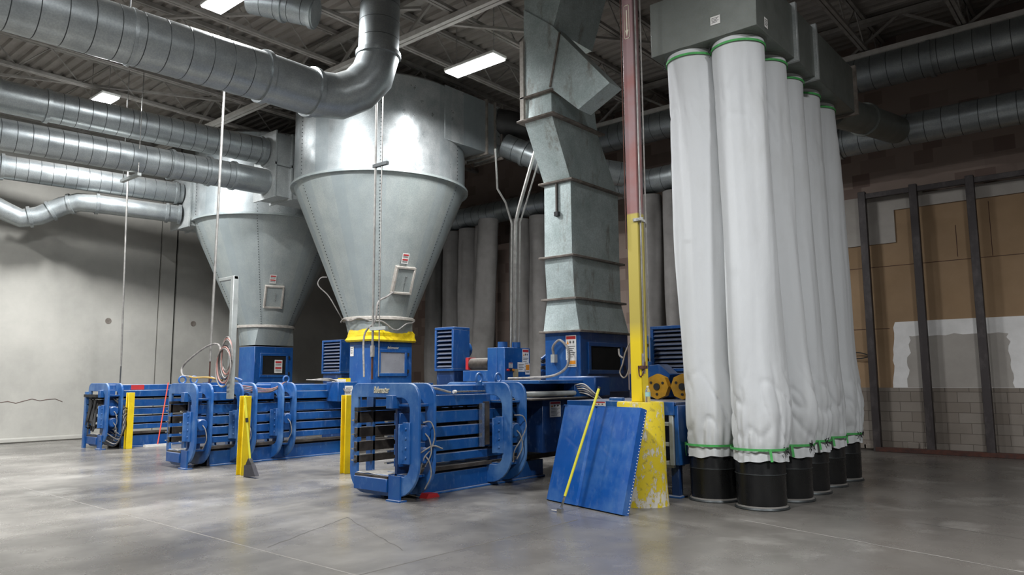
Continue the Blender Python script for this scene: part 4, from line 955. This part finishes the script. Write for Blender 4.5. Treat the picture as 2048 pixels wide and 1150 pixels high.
# leaning panel
pl = thing('guard_panel', 'large blue sheet metal panel leaning on the yellow column guard', 'panel', (-5.3, 7.55, 0))
b0, b1 = Vector((-6.03, 7.74, .015)), Vector((-4.66, 7.38, .015)); ux = (b1 - b0).normalized(); nb = Vector((.254, .967, 0)).normalized()
t0 = b0 + nb * .30 + Vector((.03, 0, 1.18)); upn = (t0 - b0); Hh = upn.length; upn.normalize(); bk = ux.cross(upn).normalized()
if bk.dot(nb) < 0: bk = -bk
def pp(u, v, d): return b0 + ux * u + upn * v + bk * d
Wp = (b1 - b0).length
mb = MB(); prof = [(0, .025), (.10, .0), (.60, .0), (.635, .022), (.67, .004), (Wp, .0)]
vs = []
for u, d in prof: vs += [pp(u, 0, d), pp(u, Hh, d), pp(u, Hh, d + .012), pp(u, 0, d + .012)]
fs = []
for i in range(len(prof) - 1):
    for k in range(4): fs.append((4 * i + k, 4 * i + (k + 1) % 4, 4 * (i + 1) + (k + 1) % 4, 4 * (i + 1) + k))
fs += [(0, 1, 2, 3), tuple(4 * (len(prof) - 1) + k for k in (3, 2, 1, 0))]
mb.add(vs, fs, 'blue_panel'); mb.build('face_sheet', pl)
def pbox(u0, u1, v0, v1, d0, d1, m, mb): mb.hexa([pp(u0, v0, d0), pp(u1, v0, d0), pp(u1, v0, d1), pp(u0, v0, d1), pp(u0, v1, d0), pp(u1, v1, d0), pp(u1, v1, d1), pp(u0, v1, d1)], m)
mb = MB(); pbox(Wp, Wp + .012, 0, Hh, .0, .10, 'blue_panel', mb); mb.build('side_flange', pl)
mb = MB(); pbox(0, Wp, Hh, Hh + .008, .0, .09, 'blue_panel', mb); pbox(0.02, Wp, -.004, 0.004, .012, .07, 'black', mb); mb.build('edge_flange', pl)
mb = MB()
for i in range(34):
    p = pp(Wp + .012, .03 + i * (Hh - .06) / 33, .085); mb.tube([p, p + ux * .002], .007, 'mud', 6)
mb.build('flange_holes', pl)
# squeegee pole leaning on the panel
sq = thing('long_pole_tool', 'long yellow pole with a bare metal end leaning across the blue panel', 'pole', (-5.37, 7.25, 0))
f0 = Vector((-5.33, 7.13, .03)); f1 = Vector((-5.085, 7.62, 1.435)); dv = (f1 - f0)
MB().tube([f0 + dv * .11, f0 + dv * .99], .016, 'yellow_pole', 10).build('handle', sq)
MB().tube([f0 + dv * .99, f1 + dv * .005], .018, 'ink', 10).build('end_cap', sq)
MB().tube([f0 + dv * .02, f0 + dv * .115], .014, 'chrome', 10).box(f0.x - .04, f0.x + .03, f0.y - .02, f0.y + .02, .0, .05, 'chrome').tube([(f0.x - .02, f0.y, .02), (f0.x - .15, f0.y + .03, .012)], .006, 'white', 6).build('metal_tip', sq)

# ---------------------------------------------------------------- short yellow posts, broom, squeegee
def post(x, y, h, lab):
    mb = MB().box(x - .07, x + .07, y - .06, y - .052, 0, h, 'yellow').box(x - .07, x + .07, y + .052, y + .06, 0, h, 'yellow').box(x - .005, x + .005, y - .052, y + .052, 0, h, 'yellow')
    mb = MB().box(x - .065, x - .057, y - .07, y + .07, 0, h, 'yellow').box(x + .057, x + .065, y - .07, y + .07, 0, h, 'yellow').box(x - .057, x + .057, y - .006, y + .006, 0, h, 'yellow')
    o = mb.build('bollard_post', bevel=.004); tag(o, lab, 'post', 'short yellow steel posts'); return o
p1 = post(-11.50, 6.66, 1.29, 'short yellow steel post with a broom leaning on it'); p2 = post(-10.30, 7.84, 1.29, 'short yellow steel post left of the nearest baler'); p3 = post(-18.03, 7.56, 1.28, 'short yellow post wrapped in wires at the farthest baler')
p1.rotation_euler = (R(0), R(1.2), R(8))
br = thing('broom', 'angle broom with a yellow handle and dark bristles leaning on a yellow post', 'broom', (-11.22, 6.6, 0))
a, b = Vector((-11.13, 6.58, .30)), Vector((-11.25, 6.52, 1.27))
MB().tube([a, a.lerp(b, .6)], .016, 'yellow_pole', 10).tube([a.lerp(b, .6), b], .020, 'yellow_pole', 10).tube([a.lerp(b, .59), a.lerp(b, .66)], .023, 'black', 10).build('handle', br)
MB().prism([(-11.15, .30), (-11.11, .30), (-11.04, .20), (-11.23, .18)], 'xz', 6.55, 6.61, 'black').build('socket', br, bevel=.006)
c_ = [(-11.245, .185), (-11.03, .215), (-10.90, .035), (-11.25, .0)]
MB().prism(c_, 'xz', 6.545, 6.615, 'bristle').build('bristles', br)
pb = thing('push_squeegee', 'squeegee with an orange-red handle leaning on the side of the farthest baler', 'squeegee', (-18.14, 8.45, 0))
MB().tube([(-18.12, 8.28, .04), (-18.28, 8.54, 1.50)], .014, 'orange_handle' if 'orange_handle' in M else 'red', 8).build('handle', pb)
pb_head = MB().box(-18.2, -18.08, 7.98, 8.6, .0, .05, 'white').build('head', pb)

# ---------------------------------------------------------------- drop pipes, grey tube post and hoses over balers A and B
dp = thing('drop_pipe', 'thin vertical pipe dropping in front of the nearest collector cone', 'pipe', (-9.9, 7.9, 1.5))
X1, Y1 = -10.53, 8.55
MB().tube([(X1, Y1, 8.6), (X1, Y1, 2.15)], .022, 'galv_pipe', 10).build('pipe', dp)
MB().tube([(X1, Y1, 2.15), (X1, Y1, 1.95)], .04, 'hose', 10).tube([(X1, Y1, 1.95), (X1, Y1, 1.55)], .02, 'rust', 8).build('lower_fitting', dp)
MB().tube([(X1 + .18, Y1 + .0, 8.6), (X1 + .18, Y1, 1.6)], .011, 'galv_pipe', 8).build('side_rod', dp)
MB().box(X1 - .05, X1 + .34, Y1 - .03, Y1 + .03, 5.42, 5.48, 'rivet').build('strut_clamp', dp)
MB().box(X1 - .06, X1 + .38, Y1 - .03, Y1 + .03, 2.42, 2.48, 'greytube').build('lower_strut', dp)
tag(MB().tube([(-13.22, 7.0, 8.9), (-13.35, 7.0, 1.9)], .024, 'galv_pipe', 8).tube([(-13.35, 7.0, 1.9), (-13.35, 7.0, 1.5)], .014, 'rust', 6).build('drop_pipe'), 'thin vertical pipe dropping in front of the far collector to the middle baler', 'pipe')
tag(MB().tube([(-18.62, 7.45, 6.7), (-18.8, 7.62, 1.9)], .022, 'galv_pipe', 8).tube([(-18.8, 7.62, 1.9), (-18.8, 7.62, 1.46)], .016, 'rivet', 6).build('drop_pipe'), 'thin vertical pipe in front of the concrete wall over the farthest baler', 'pipe')
gp = thing('grey_tube_post', 'pale grey square tube post with a short top arm rising over the middle baler', 'post', (-12.45, 6.95, 1.25))
MB().box(-12.50, -12.40, 6.88, 6.98, 1.22, 3.42, 'greytube').build('upright', gp, bevel=.006)
MB().box(-12.95, -12.40, 6.89, 6.97, 3.36, 3.42, 'greytube').build('top_arm', gp, bevel=.006)
mb = MB()
for k in range(6):
    P = []
    for i in range(24):
        a = 2 * math.pi * i / 24; P.append((-12.45 + (.16 + .02 * k) * math.cos(a) + .03 * math.sin(k), 6.83 - .008 * k, 2.02 + (.30 + .02 * (k % 3)) * math.sin(a) - .05 * k))
    mb.tube(P, .014, ('hose', 'hose_pink', 'hose', 'hose_black', 'hose_pink', 'hose')[k], 6, closed=True)
tag(mb.build('hose_coil'), 'coiled grey and pink hoses hung on the pale grey tube post', 'hose')
mb = MB().tube(smooth_path([(-12.6, 6.85, 1.55), (-13.0, 6.8, 1.60), (-13.4, 6.75, 1.60), (-13.55, 6.72, 1.62)]), .018, 'rope', 8).tube(smooth_path([(-13.55, 6.72, 1.62), (-13.9, 6.75, 1.66), (-13.95, 6.8, 1.85), (-13.4, 6.9, 2.15), (-12.9, 6.9, 2.2), (-12.65, 6.85, 1.95)]), .018, 'hose', 8)
tag(mb.build('air_hose'), 'tan and grey air hose swagged left of the grey tube post', 'hose')
